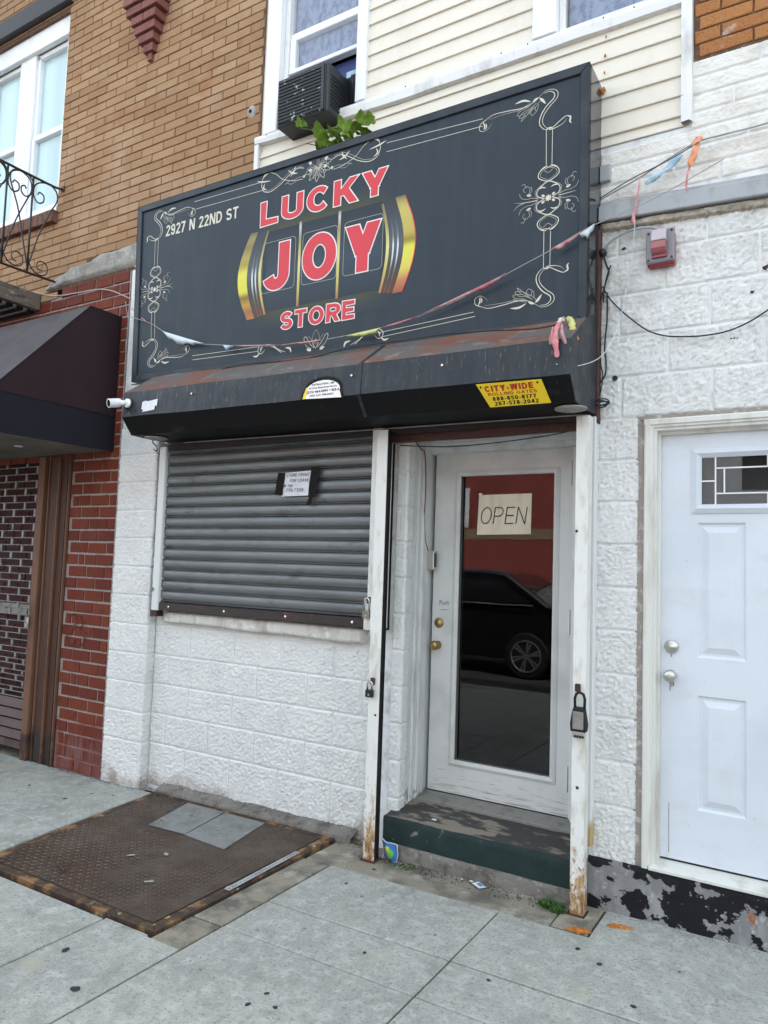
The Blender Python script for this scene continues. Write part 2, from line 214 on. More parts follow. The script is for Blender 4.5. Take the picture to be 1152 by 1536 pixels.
# ------------------------------------------------------------------ helpers
WP = {}
def wpos(o): return WP.get(o.name, Vector((0, 0, 0)))
def place(o, w, parent=None):
    w = Vector(w)
    if parent is not None: o.parent = parent; o.location = w - wpos(parent)
    else: o.location = w
    WP[o.name] = w
def tag(o, label=None, cat=None, group=None, kind=None):
    if label: o['label'] = label
    if cat: o['category'] = cat
    if group: o['group'] = group
    if kind: o['kind'] = kind
    return o
def empty(name, loc, label=None, cat=None, group=None, kind=None):
    o = bpy.data.objects.new(name, None); COL.objects.link(o); o.empty_display_size = .05; place(o, loc)
    return tag(o, label, cat, group, kind)
class MB:
    def __init__(s): s.v = []; s.f = []; s.c = []
    def add(s, vs, fs, cols=None):
        b = len(s.v); s.v += [tuple(v) for v in vs]; s.f += [tuple(i+b for i in f) for f in fs]
        if cols: s.c += cols
        return s
    def box(s, x0, x1, y0, y1, z0, z1):
        if x0 > x1: x0, x1 = x1, x0
        if y0 > y1: y0, y1 = y1, y0
        if z0 > z1: z0, z1 = z1, z0
        return s.add([(x0, y0, z0), (x1, y0, z0), (x1, y1, z0), (x0, y1, z0), (x0, y0, z1), (x1, y0, z1), (x1, y1, z1), (x0, y1, z1)],
                     [(0, 3, 2, 1), (4, 5, 6, 7), (0, 1, 5, 4), (1, 2, 6, 5), (2, 3, 7, 6), (3, 0, 4, 7)])
    def prism_x(s, prof, x0, x1, off0=0, off1=0):
        """profile [(y,z)] closed, extruded along X"""
        n = len(prof); vs = [(x0, y, z+off0) for y, z in prof] + [(x1, y, z+off1) for y, z in prof]
        fs = [(i, (i+1) % n, (i+1) % n+n, i+n) for i in range(n)] + [tuple(range(n))[::-1], tuple(range(n, 2*n))]
        return s.add(vs, fs)
    def prism_z(s, prof, z0, z1):
        n = len(prof); vs = [(x, y, z0) for x, y in prof] + [(x, y, z1) for x, y in prof]
        fs = [(i, (i+1) % n, (i+1) % n+n, i+n) for i in range(n)] + [tuple(range(n))[::-1], tuple(range(n, 2*n))]
        return s.add(vs, fs)
    def prism_y(s, prof, y0, y1):
        n = len(prof); vs = [(x, y0, z) for x, z in prof] + [(x, y1, z) for x, z in prof]
        fs = [(i, (i+1) % n, (i+1) % n+n, i+n) for i in range(n)] + [tuple(range(n)), tuple(range(n, 2*n))[::-1]]
        return s.add(vs, fs)
    def cyl(s, c, ax, r, h, n=20, r2=None):
        """cylinder from c along unit axis ax by h"""
        ax = Vector(ax).normalized(); c = Vector(c); u = ax.orthogonal().normalized(); w = ax.cross(u); r2 = r if r2 is None else r2
        vs = [c + (u*cos(2*pi*i/n) + w*sin(2*pi*i/n))*r for i in range(n)] + [c + ax*h + (u*cos(2*pi*i/n) + w*sin(2*pi*i/n))*r2 for i in range(n)]
        return s.add(vs, [(i, (i+1) % n, (i+1) % n+n, i+n) for i in range(n)] + [tuple(range(n))[::-1], tuple(range(n, 2*n))])
    def lathe(s, c, ax, prof, n=24):
        ax = Vector(ax).normalized(); c = Vector(c); u = ax.orthogonal().normalized(); w = ax.cross(u); vs = []; fs = []
        for (r, h) in prof:
            vs += [c + ax*h + (u*cos(2*pi*i/n) + w*sin(2*pi*i/n))*max(r, 1e-4) for i in range(n)]
        for k in range(len(prof)-1):
            fs += [(k*n+i, k*n+(i+1) % n, (k+1)*n+(i+1) % n, (k+1)*n+i) for i in range(n)]
        fs += [tuple(range(n))[::-1], tuple(range((len(prof)-1)*n, len(prof)*n))]
        return s.add(vs, fs)
    def tube(s, pts, r, n=6, closed=False):
        pts = [Vector(p) for p in pts]; m = len(pts); vs = []; fs = []; u = None
        for i, p in enumerate(pts):
            d = (pts[min(i+1, m-1)] - pts[max(i-1, 0)]).normalized()
            if u is None: u = d.orthogonal().normalized()
            u = (u - d*u.dot(d)).normalized(); w = d.cross(u)
            rr = r[i] if isinstance(r, (list, tuple)) else r
            vs += [p + (u*cos(2*pi*k/n) + w*sin(2*pi*k/n))*rr for k in range(n)]
        for i in range(m-1):
            fs += [(i*n+k, i*n+(k+1) % n, (i+1)*n+(k+1) % n, (i+1)*n+k) for k in range(n)]
        fs += [tuple(range(n))[::-1], tuple(range((m-1)*n, m*n))]
        return s.add(vs, fs)
    def build(s, name, m, parent=None, smooth=False, bevel=0, kind=None, label=None, cat=None, group=None, seg=1, auto=None, world=None):
        xs = [v[0] for v in s.v]; ys = [v[1] for v in s.v]; zs = [v[2] for v in s.v]
        c = Vector(((min(xs)+max(xs))/2, (min(ys)+max(ys))/2, min(zs)))
        me = bpy.data.meshes.new(name); me.from_pydata([tuple(Vector(v)-c) for v in s.v], [], s.f); me.validate()
        if s.c:
            ca = me.color_attributes.new("print", 'FLOAT_COLOR', 'POINT')
            for i, cc in enumerate(s.c): ca.data[i].color = c4(cc)
        me.materials.append(MT[m] if isinstance(m, str) else m)
        if smooth: me.polygons.foreach_set("use_smooth", [True]*len(me.polygons))
        me.update()
        o = bpy.data.objects.new(name, me); COL.objects.link(o); place(o, c, parent)
        if bevel:
            b = o.modifiers.new("bevel", 'BEVEL'); b.width = bevel; b.segments = seg; b.limit_method = 'ANGLE'; b.angle_limit = radians(35)
        return tag(o, label, cat, group, kind)
def fixnormals(o):
    import bmesh
    bm = bmesh.new(); bm.from_mesh(o.data); bmesh.ops.recalc_face_normals(bm, faces=bm.faces); bm.to_mesh(o.data); bm.free(); return o
def smoothpath(P, k=6):
    P = [Vector(p) for p in P]; out = []
    for i in range(len(P)-1):
        a = P[max(i-1, 0)]; b = P[i]; c = P[i+1]; d = P[min(i+2, len(P)-1)]
        for j in range(k):
            t = j/k; out.append(.5*((2*b) + (c-a)*t + (2*a-5*b+4*c-d)*t*t + (-a+3*b-3*c+d)*t**3))
    out.append(P[-1]); return out
def sag(a, b, drop, n=14):
    a, b = Vector(a), Vector(b); return [a.lerp(b, i/n) - Vector((0, 0, drop*4*(i/n)*(1-i/n))) for i in range(n+1)]
def gz(x, y=0): return .0115*(max(min(x, 3), -7)+1)
# camera-side test used only to decide which of >300 bricks stay single objects
Mi = CAM.rotation_euler.to_matrix().transposed()
def inview(p, marg=0.04):
    c = Mi @ (Vector(p)-Vector(CAM.location))
    if c.z >= 0: return False
    f = 34.2616/36; u = f*c.x/-c.z; v = f*c.y/-c.z
    return abs(u) < .5+marg and abs(v) < .6667+marg
def hidden_by_sign(p):
    o = Vector(CAM.location); d = Vector(p)-o
    t = (-.217-o.y)/d.y; q = o+d*t
    return -4.15 < q.x < -1.0 and 2.78 < q.z < 4.0

# ================================================================== GROUND
g = MB(); g.add([(-600, -600, -.24), (600, -600, -.24), (600, 600, -.24), (-600, 600, -.24)], [(0, 1, 2, 3)])
g.build("ground", 'ground', kind='structure')
s = MB(); s.box(-40, 40, -12.6, -5.06, -.30, -.14); s.build("road", 'asphalt', kind='structure')
swb = MB()
xs = [-40, -7, 3, 40]
for a, b in zip(xs[:-1], xs[1:]):
    vs = []
    for (x, y) in ((a, -4.86), (b, -4.86), (b, .6), (a, .6)): vs.append((x, y, -.23)); vs.append((x, y, gz(x)-.030))
    swb.add(vs, [(1, 3, 5, 7), (0, 2, 3, 1), (2, 4, 5, 3), (4, 6, 7, 5), (6, 0, 1, 7)])
SW = swb.build("sidewalk", 'soil', kind='structure')
def slab(quad, m='slab', name="paving_slab", parent=SW, gap=.004, dz=0., sub=1):
    cx = sum(q[0] for q in quad)/4; cy = sum(q[1] for q in quad)/4
    def ins(q, d): 
        x, y = q; l = math.hypot(cx-x, cy-y); return (x + (d if x < cx else -d), y + (d if y < cy else -d))
    lo = [ins(q, gap) for q in quad]; hi = [ins(q, gap+.006) for q in quad]
    mb = MB(); vs = []
    for (x, y) in lo: vs.append((x, y, gz(x)-.05+dz))
    for (x, y) in lo: vs.append((x, y, gz(x)-.005+dz))
    for (x, y) in hi: vs.append((x, y, gz(x)+dz))
    fs = [(8, 9, 10, 11)]
    for i in range(4): j = (i+1) % 4; fs += [(i, j, 4+j, 4+i), (4+i, 4+j, 8+j, 8+i)]
    mb.add(vs, fs); o = fixnormals(mb.build(name, m, parent)); return o
def R(x0, x1, y0, y1): return [(x0, y0), (x1, y0), (x1, y1), (x0, y1)]
jr = lambda: random.uniform(-.0015, .0015)
YR = [-.30, -.805, -1.10, -2.02, -2.9, -3.8, -4.86]
XR = [-2.25, -1.31, -.02, 1.25, 2.6]
for i in range(4):
    for j in range(6):
        if i > 0 and j == 0: continue
        slab(R(XR[i], XR[i+1], YR[j+1], YR[j]), dz=jr())
# in front of the wall on the right
LS = [(-1.306, -.801), (-.024, -.801), (-.024, .05), (-.897, .05), (-.897, -.306), (-1.306, -.306)]
lsm = MB(); n_ = len(LS); lsm.add([(x, y, gz(x)-.05) for x, y in LS]+[(x, y, gz(x)) for x, y in LS], [(i, (i+1) % n_, (i+1) % n_+n_, i+n_) for i in range(n_)]+[tuple(range(n_, 2*n_))])
fixnormals(lsm.build("paving_slab", 'slab', SW, bevel=.004))
slab(R(-.02, 1.25, -.801, .05), dz=jr()); slab(R(1.25, 2.6, -.801, .05))
# border strip under the step and the little slab
slab(R(-2.42, -1.075, -.30, .12), 'slab_tan', name="border_slab", dz=-.004)
slab(R(-1.075, -.905, -.292, .12), 'slab_tan', name="border_slab", dz=0)
# strip beside the cellar door
slab(R(-2.43, -2.255, -1.10, -.302), 'slab_tan', name="border_slab", dz=-.003)
slab(R(-2.43, -2.255, -1.35, -1.105), 'slab_tan', name="border_slab", dz=-.002)
# in front of the cellar door
for y0, y1 in ((-2.02, -1.335), (-2.9, -2.02), (-3.8, -2.9), (-4.86, -3.8)):
    for x0, x1 in ((-5.2, -3.95), (-3.95, -2.722), (-2.722, -2.255)):
        slab(R(x0, x1, y0, y1), dz=jr(), gap=.005)
slab(R(-2.722, -2.44, -1.345, -1.336), name="border_slab")
# left of the cellar door
slab([(-5.2, -.765), (-3.86, -.765), (-3.95, .0), (-5.2, .0)], dz=jr())
slab([(-5.2, -1.335), (-3.77, -1.335), (-3.862, -.765), (-5.2, -.765)], dz=jr())
for x0 in (-6.45, -7.7): 
    for y0, y1 in ((-.765, .0), (-1.335, -.765), (-2.02, -1.335), (-2.9, -2.02)): slab(R(x0, x0+1.25, y0, y1), dz=jr())
slab(R(-6.6, -5.05, .005, .35), 'slab_tan', name="doorway_slab", dz=-.004)
k = MB(); k.box(-40, 40, -5.06, -4.865, -.25, -.02); k.build("kerb", 'slab', bevel=.01, kind='structure')
k = MB(); k.box(-40, 40, -15, -12.6, -.25, -.02); k.build("far_pavement", 'slab', kind='structure')
# gum, rust flakes and cracks lying on the slabs
def blot(x, y, r, m='gum', e=.55, h=.0025, irr=.2, rot=0, n=14):
    mb = MB(); z = gz(x); vs = [(x, y, z+h)]
    for i in range(n):
        a = 2*pi*i/n; rr = r*(1+random.uniform(-irr, irr)); px, py = rr*cos(a), rr*e*sin(a)
        vs.append((x+px*cos(rot)-py*sin(rot), y+px*sin(rot)+py*cos(rot), z+.0012))
    mb.add(vs, [(0, i+1, (i+1) % n+1) for i in range(n)]); return mb
for i, (x, y, r) in enumerate([(-1.76, -1.388, .011), (-1.772, -1.475, .012), (-1.68, -1.436, .012), (-.907, -.43, .013), (-.80, -.5, .013), (-1.122, -.854, .011), (-2.03, -.226, .010), (-2.05, -.45, .01), (-.52, -.38, .006), (-2.35, -1.75, .02), (-2.62, -1.6, .017), (-3.5, -1.55, .016), (-4.3, -.42, .014), (-4.75, -.38, .012), (-4.25, -.25, .01), (-4.1, -.2, .01), (-1.62, -.95, .009), (-.62, -.72, .012), (-1.45, -.66, .006)]):
    blot(x, y, r, e=.8, rot=random.random()*3).build("gum_spot", 'gum', label="small black gum spot trodden into the pale sidewalk", cat="gum spot", group="gum spots on the sidewalk")
for (x, y, r, e, rot, lab) in ((-.945, -.272, .055, .55, .2, "bright orange pile of rust flakes beside the base of right gate post"), (-.805, -.135, .052, .5, .35, "orange rust stain on the slab in front of the black kerb")):
    fixnormals(blot(x, y, r, e=e, irr=.38, rot=rot, n=40, h=.006).build("rust_flakes", 'rustpile', label=lab, cat="rust flakes"))

# ================================================================== CELLAR DOOR
Z = -.030
def pq(x, y): return (x, y, gz(x))
CDR = empty("cellar_door", (-3.15, -.6, -.04), "rusty brown diamond plate cellar hatch set into the sidewalk", "cellar hatch")
P0 = [(-3.745, -1.315), (-2.435, -1.315), (-2.435, .0), (-3.93, .0)]
def platemesh(q, z, name, m, t=.012, bev=0):
    mb = MB(); vs = [(x, y, gz(x)+z-t) for x, y in q] + [(x, y, gz(x)+z) for x, y in q]
    mb.add(vs, [(4, 5, 6, 7), (0, 1, 5, 4), (1, 2, 6, 5), (2, 3, 7, 6), (3, 0, 4, 7)]); return mb.build(name, m, CDR, bevel=bev)
fr = [(P0[0], P0[1]), (P0[1], P0[2]), (P0[2], P0[3]), (P0[3], P0[0])]
IN = [(-3.695, -1.268), (-2.495, -1.268), (-2.50, -.035), (-3.875, -.035)]
for i in range(4):
    j = (i+1) % 4
    platemesh([P0[i], P0[j], IN[j], IN[i]], .007 if i % 2 else .009, "frame", 'plate_frame', .04, .002)
PI_ = [(-3.688, -1.262), (-2.502, -1.262), (-2.507, -.04), (-3.868, -.04)]
platemesh(PI_, .008, "plate", 'plate', .01)
lug = MB(); sx = .030
ny = int(1.2/sx)
for iy in range(ny):
    y = -1.245 + iy*sx
    xl = -3.688 - (y+1.262)/1.222*.18 + .015
    nx = int((-2.52-xl)/sx)
    for ix in range(nx):
        x = xl + ix*sx
        wear = noise.noise(Vector((x*1.1+4, y*1.1, 0)))
        if -3.55 < x < -2.80 and y > -.54: continue
        h = .0042*(1.0 if x < -3.1+.3*noise.noise(Vector((x*3, y*3, 5))) else .55)
        a = pi/4 if (ix+iy) % 2 else -pi/4; dx, dy = cos(a)*.0125, sin(a)*.0125; nx_, ny_ = -sin(a)*.005, cos(a)*.005; z = gz(x)+.008
        lug.add([(x-dx, y-dy, z), (x+nx_, y+ny_, z), (x+dx, y+dy, z), (x-nx_, y-ny_, z), (x-dx*.5, y-dy*.5, z+h), (x+dx*.5, y+dy*.5, z+h)],
                [(0, 3, 4), (3, 2, 5, 4), (2, 1, 5), (1, 0, 4, 5)])
fixnormals(lug.build("tread_pattern", mat("worn_tread", (.11, .078, .058), .5, .45, metal=.25, layers=[((.05, .03, .024), 4, .45, .65, 6)]), CDR, kind='stuff'))
platemesh([(-3.445, -.468), (-3.165, -.452), (-3.245, -.05), (-3.56, -.05)], .0145, "patch", 'patch', .004)
platemesh([(-3.158, -.458), (-2.825, -.492), (-2.915, -.05), (-3.235, -.05)], .0125, "patch", 'patch', .003)
# perforated strap lying on the frame
st = MB(); A, B_ = Vector((-2.455, -.86)), Vector((-2.470, -.30)); d = (B_-A).normalized(); nn = Vector((-d.y, d.x)); nh = 20; L_ = (B_-A).length; ww = .016
for i in range(nh):
    c = A + d*(L_*(i+.5)/nh); hw = L_/nh/2; zz = gz(c.x)+.0165
    o4 = [c - d*hw - nn*ww, c + d*hw - nn*ww, c + d*hw + nn*ww, c - d*hw + nn*ww]
    inn = [c + d*(.0065*cos(t)) + nn*(.0065*sin(t)) for t in [pi*1.25, pi*1.75, pi*.25, pi*.75]]
    vs = [(p.x, p.y, zz) for p in o4+inn]
    st.add(vs, [(0, 1, 5, 4), (1, 2, 6, 5), (2, 3, 7, 6), (3, 0, 4, 7)])
sto = st.build("metal_strap", 'ledge', label="perforated galvanised metal strap lying along the right edge of the cellar hatch", cat="metal strap")
sd = sto.modifiers.new("solid", 'SOLIDIFY'); sd.thickness = .002
for i in range(nh):
    c = A + d*(L_*(i+.5)/nh); MB().cyl((c.x, c.y, gz(c.x)+.0125), (0, 0, 1), .0075, .0022, 10).build("strap_hole", 'black', sto)
# flakes of paper on the plate
for (x, y, r, lab) in ((-3.16, -.83, .022, "white paper scrap lying in the middle of the cellar hatch"), (-2.83, -1.0, .028, "pale torn paper scrap on the cellar hatch nearer the street"), (-3.02, -.72, .02, "thin grey paper scrap just in front of the smooth patches")):
    b = blot(x, y, r, e=.5, irr=.4, rot=random.random()*3, n=9, h=.016); b.v = [(v[0], v[1], gz(v[0])+.0135+random.uniform(0, .003)) for v in b.v]
    b.build("paper_scrap", 'concrete_rough', label=lab, cat="litter")
MB().tube([(x, y, gz(x)+.0145) for x, y in ((-3.37, -1.12), (-3.30, -1.14), (-3.27, -1.15), (-3.255, -1.17))], .004).build("bent_nail", 'rust_trim', label="bent rusty nail lying on the front left of the cellar hatch", cat="nail")
# dirt along the back of the hatch: stuff
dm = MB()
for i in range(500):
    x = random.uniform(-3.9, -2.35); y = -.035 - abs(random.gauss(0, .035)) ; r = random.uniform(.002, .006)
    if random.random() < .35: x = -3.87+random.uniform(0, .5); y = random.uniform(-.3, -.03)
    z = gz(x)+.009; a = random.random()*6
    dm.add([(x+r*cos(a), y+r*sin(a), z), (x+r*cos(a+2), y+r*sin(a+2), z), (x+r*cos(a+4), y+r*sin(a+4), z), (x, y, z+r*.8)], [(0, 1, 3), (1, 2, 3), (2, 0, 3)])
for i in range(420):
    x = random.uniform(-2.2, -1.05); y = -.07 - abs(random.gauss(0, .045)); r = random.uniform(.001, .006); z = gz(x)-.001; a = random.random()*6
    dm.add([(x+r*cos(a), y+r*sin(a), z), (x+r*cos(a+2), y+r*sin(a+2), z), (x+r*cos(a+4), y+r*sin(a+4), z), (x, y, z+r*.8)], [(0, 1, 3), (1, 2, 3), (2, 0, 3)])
for (xa, xb, ya, n_) in ((-5.03, -4.1, -.012, 260), (-4.08, -3.9, .06, 60), (-.96, 1.0, -.028, 240), (-2.4, -2.16, .03, 160)):  # grit strips at the wall feet, added to stand for contact shadow
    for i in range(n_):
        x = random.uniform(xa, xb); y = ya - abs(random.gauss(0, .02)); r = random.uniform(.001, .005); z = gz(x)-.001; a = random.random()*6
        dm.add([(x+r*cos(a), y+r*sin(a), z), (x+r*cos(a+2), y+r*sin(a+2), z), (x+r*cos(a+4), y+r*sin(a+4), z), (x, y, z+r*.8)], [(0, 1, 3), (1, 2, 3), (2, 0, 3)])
dm.build("debris", 'soil', kind='stuff', label="brown grit and leaf crumbs along the wall base, partly added as contact shadow", cat="debris")

# ================================================================== BRICK HOUSE (left)
def brickmesh(name, w, h, d, m, ch=.003, irr=.0015):
    """front face towards -Y, origin at centre of the back"""
    def q(y, i): return [(-w/2+i, y, -h/2+i), (w/2-i, y, -h/2+i), (w/2-i, y, h/2-i), (-w/2+i, y, h/2-i)]
    r = lambda: random.uniform(-irr, irr)
    vs = q(0, 0) + [(x+r(), -d+ch, z+r()) for x, _, z in q(0, 0)] + [(x+r(), -d+r()*.5, z+r()) for x, _, z in q(0, ch)]
    fs = [(8, 9, 10, 11)]
    for i in range(4): j = (i+1) % 4; fs += [(i, j, 4+j, 4+i), (4+i, 4+j, 8+j, 8+i)]
    me = bpy.data.meshes.new(name); me.from_pydata(vs, [], fs); me.materials.append(MT[m]); me.update(); return me
BH = empty("brick_rowhouse", (-5.5, .2, 0), "orange and red brick rowhouse on the left above the dark awning", "rowhouse")
ow = MB()
ow.box(-5.475, -3.262, .004, .30, 3.72, 8.2); ow.box(-9, -5.475, .004, .30, 3.60, 4.44); ow.box(-9, -5.475, .004, .30, 6.18, 8.2)
OWALL = ow.build("upper_wall", 'mortar_dark', BH)
om = [brickmesh("orange_brick_mesh", .2275, .0605, .008, 'orange') for _ in range(6)]
omh = [brickmesh("orange_half_mesh", .110, .0605, .008, 'orange') for _ in range(2)]
rowh, bl = .0675, .2345
cand = []
for r in range(-6, 42):
    z = 3.914 + rowh*(r+.5); off = -.117 if r % 2 else 0
    for i in range(-18, 12):
        xc = -5.155 - .117 + bl*i + off
        x0, x1 = xc-bl/2, xc+bl/2
        if z < 4.44 or z > 6.19:
            if x1 < -8.0 or x0 > -3.30: continue
        else:
            if x0 < -5.47 and x1 < -5.40: continue
            if x0 > -3.30: continue
        L0, R0 = (x0, x1)
        if 4.44 <= z <= 6.19: L0 = max(L0, -5.475)
        R0 = min(R0, -3.265)
        if R0-L0 < .05: continue
        # the cement patch and the red brickwork below
        if z < 3.94 and L0 > -5.25: continue
        if z < 3.76 and L0 > -5.56: continue
        if z < 3.62: continue
        cand.append(((L0+R0)/2, z, R0-L0-.007, abs(R0-L0-bl) < 1e-3))
cm = (-4.24, 5.62)
vis, rest = [], []
for c in cand:
    p = (c[0], 0, c[1])
    if not inview(p, .1): continue
    if hidden_by_sign(p): rest.append(c); continue
    (vis if inview(p, .015) else rest).append(c)
vis.sort(key=lambda c: (Vector((c[0], 0, c[1]))-Vector(CAM.location)).length)
rest += vis[300:]; vis = vis[:300]
for (x, z, w, full) in vis:
    me = random.choice(om)
    o = bpy.data.objects.new("brick", me); COL.objects.link(o); place(o, (x+random.uniform(-.0012, .0012), .005+random.uniform(-.001, .001), z+random.uniform(-.001, .001)), OWALL)
    o.scale = (w/.2275, 1, 1); o.rotation_euler = (0, random.uniform(-.004, .004), random.uniform(-.003, .003))
rm = MB()
for (x, z, w, full) in rest:
    q = lambda y, i: [(x-w/2+i, y, z-.030+i), (x+w/2-i, y, z-.030+i), (x+w/2-i, y, z+.030-i), (x-w/2+i, y, z+.030-i)]
    vs = q(.004, 0)+q(-.001, 0)+q(-.003, .003); fs = [(8, 9, 10, 11)]
    for i in range(4): j = (i+1) % 4; fs += [(i, j, 4+j, 4+i), (4+i, 4+j, 8+j, 8+i)]
    rm.add(vs, fs)
rm.build("far_bricks", 'orange', OWALL, kind='stuff')
# red lower wall
rw = MB(); rw.box(-5.045, -4.495, .006, .30, -.08, 3.60); rw.box(-9, -5.045, .006, .30, 2.36, 3.60); rw.box(-5.30, -4.495, .006, .3, 3.60, 3.745); rw.box(-9, -5.30, .006, .3, 3.60, 3.66)
RWALL = rw.build("lower_wall", 'mortar_grey', BH)
rmm = [brickmesh("red_brick_mesh", .2, .0745, .010, 'red', .003, .002) for _ in range(6)]
rh, rl = .0898, .2135
nred = 0
for r in range(0, 42):
    z = .044 + rh*(r-.5); off = (0, .107)[r % 2] + (.03*((r*7) % 5-2)/2 if r > 28 else 0)
    for i in range(-12, 4):
        x0 = -4.555 - .03 + rl*i + off; x1 = x0+rl
        lo = -5.04 if z < 2.33 else -6.4
        hi = -4.503
        L0, R0 = max(x0, lo), min(x1, hi)
        if R0-L0 < .035: continue
        if z > 3.62 and L0 < -5.4: continue
        if z > 3.72: continue
        if 2.40 < z < 3.30 and R0 < -4.62: 
            if not inview(((L0+R0)/2, 0, z)) or (R0 < -4.9): continue
        if not inview(((L0+R0)/2, 0, z), .06): continue
        pieces = [(L0, R0)]
        if r % 5 == 2 and i % 2 == 0 and R0-L0 > .19: mm = L0 + (R0-L0)*.34; pieces = [(L0, mm), (mm, R0)]
        for (a, b) in pieces:
            w = b-a-.015
            o = bpy.data.objects.new("brick", random.choice(rmm)); COL.objects.link(o)
            place(o, ((a+b)/2+random.uniform(-.002, .002), .007+random.uniform(-.0015, .0015), z+random.uniform(-.0015, .0015)), RWALL)
            o.scale = (w/.2, 1, 1); o.rotation_euler = (0, random.uniform(-.006, .006), 0); nred += 1
print("bricks", len(vis), len(rest), nred)
# black spray scribble on the red bricks
sc_ = MB()
for P in ([(-4.96, 1.09), (-4.90, 1.11), (-4.86, 1.06), (-4.91, 1.01), (-4.97, .97), (-4.96, .90), (-4.90, .87), (-4.86, .93)], [(-4.83, 1.10), (-4.78, 1.05), (-4.83, .99), (-4.76, .94), (-4.80, .87)], [(-4.93, .98), (-4.84, 1.02), (-4.74, .97)]):
    pts = smoothpath([(x, 0, z) for x, z in P], 6); n = len(pts)
    for i, p in enumerate(pts):
        d = (pts[min(i+1, n-1)]-pts[max(i-1, 0)]).normalized(); w = Vector((-d.z, 0, d.x))*.006
        sc_.v += [tuple(p+w+Vector((0, -.0065, 0))), tuple(p-w+Vector((0, -.0065, 0)))]
        if i: b = len(sc_.v)-4; sc_.f.append((b, b+1, b+3, b+2))
sc_.build("graffiti_scribble", mat("faded_spray", (.06, .022, .02), .8, .2, layers=[((.17, .035, .02), 60, .46, .54)]), RWALL)
# cement patch between the brick types (wedge)
def slabpatch(outline, y0, y1, name, m, parent, amp=.006, nx=60, nz=8):
    """outline: list of (x, zbot, ztop)"""
    mb = MB(); vs = []; fs = []
    for i in range(nx+1):
        t = i/nx*(len(outline)-1); k_ = min(int(t), len(outline)-2); f = t-k_
        x, zb, zt = [outline[k_][q]*(1-f)+outline[k_+1][q]*f for q in range(3)]
        for j in range(nz+1):
            z = zb+(zt-zb)*j/nz; e = min(j, nz-j, i+.0, nx-i)
            y = y1 if e == 0 else y0 + amp*(noise.noise(Vector((x*14, z*20, 3)))+.5*noise.noise(Vector((x*40, z*50, 9))))
            vs.append((x, y, z+ (.004*noise.noise(Vector((x*30, 1, j))) if 0 < j < nz else .006*noise.noise(Vector((x*25, 7, j))))))
    for i in range(nx):
        for j in range(nz):
            a = i*(nz+1)+j; fs.append((a, a+nz+1, a+nz+2, a+1))
    mb.add(vs, fs); return mb.build(name, m, parent, smooth=True)
slabpatch([(-5.54, 3.728, 3.735), (-5.44, 3.735, 3.80), (-5.28, 3.74, 3.845), (-5.20, 3.742, 3.875), (-4.95, 3.742, 3.885), (-4.85, 3.742, 3.925), (-4.7, 3.742, 3.915), (-4.50, 3.742, 3.93), (-4.12, 3.742, 3.95)], -.022, .01, "cement_patch", 'concrete_rough', OWALL)
# corbel (stepped brick bracket)
cb = MB()
for i, (x0, x1, z0, z1, d) in enumerate([(-4.62, -4.19, 5.74, 6.3, .13), (-4.60, -4.22, 5.62, 5.74, .11), (-4.54, -4.26, 5.53, 5.62, .09), (-4.51, -4.30, 5.45, 5.53, .07), (-4.46, -4.33, 5.38, 5.45, .05), (-4.43, -4.36, 5.31, 5.38, .03)]):
    pass
CBX = [(-4.60, -4.22, 5.855, .145), (-4.60, -4.22, 5.785, .145), (-4.585, -4.235, 5.715, .125), (-4.545, -4.265, 5.64, .108), (-4.52, -4.29, 5.57, .09), (-4.49, -4.32, 5.50, .072), (-4.455, -4.345, 5.43, .05), (-4.425, -4.375, 5.37, .03)]
cbk = MB(); cbk.box(-4.57, -4.25, -.02, 0, 5.72, 6.3); CB = cbk.build("corbel", 'mortar_dark', BH)
for i, (x0, x1, z, d) in enumerate(CBX + [(-4.62, -4.20, 5.93, .16), (-4.62, -4.20, 6.0, .16)]):
    n = max(1, round((x1-x0)/.16)) if i % 2 == 0 else max(1, round((x1-x0)/.13)); w = (x1-x0)/n
    for q in range(n):
        MB().box(x0+q*w+.003, x0+(q+1)*w-.003, -d, 0, z-.031, z+.031).build("brick", 'corbel', CB, bevel=.003)
# drilled hole with cement patch
slabpatch([(-3.39, 4.60, 4.62), (-3.36, 4.565, 4.67), (-3.33, 4.56, 4.66), (-3.31, 4.60, 4.63)], -.010, .0, "cement_plug", 'concrete_rough', OWALL, nx=10, nz=6)
MB().cyl((-3.352, -.0155, 4.618), (0, 1, 0), .011, .01).build("hole", 'dark_in', OWALL)
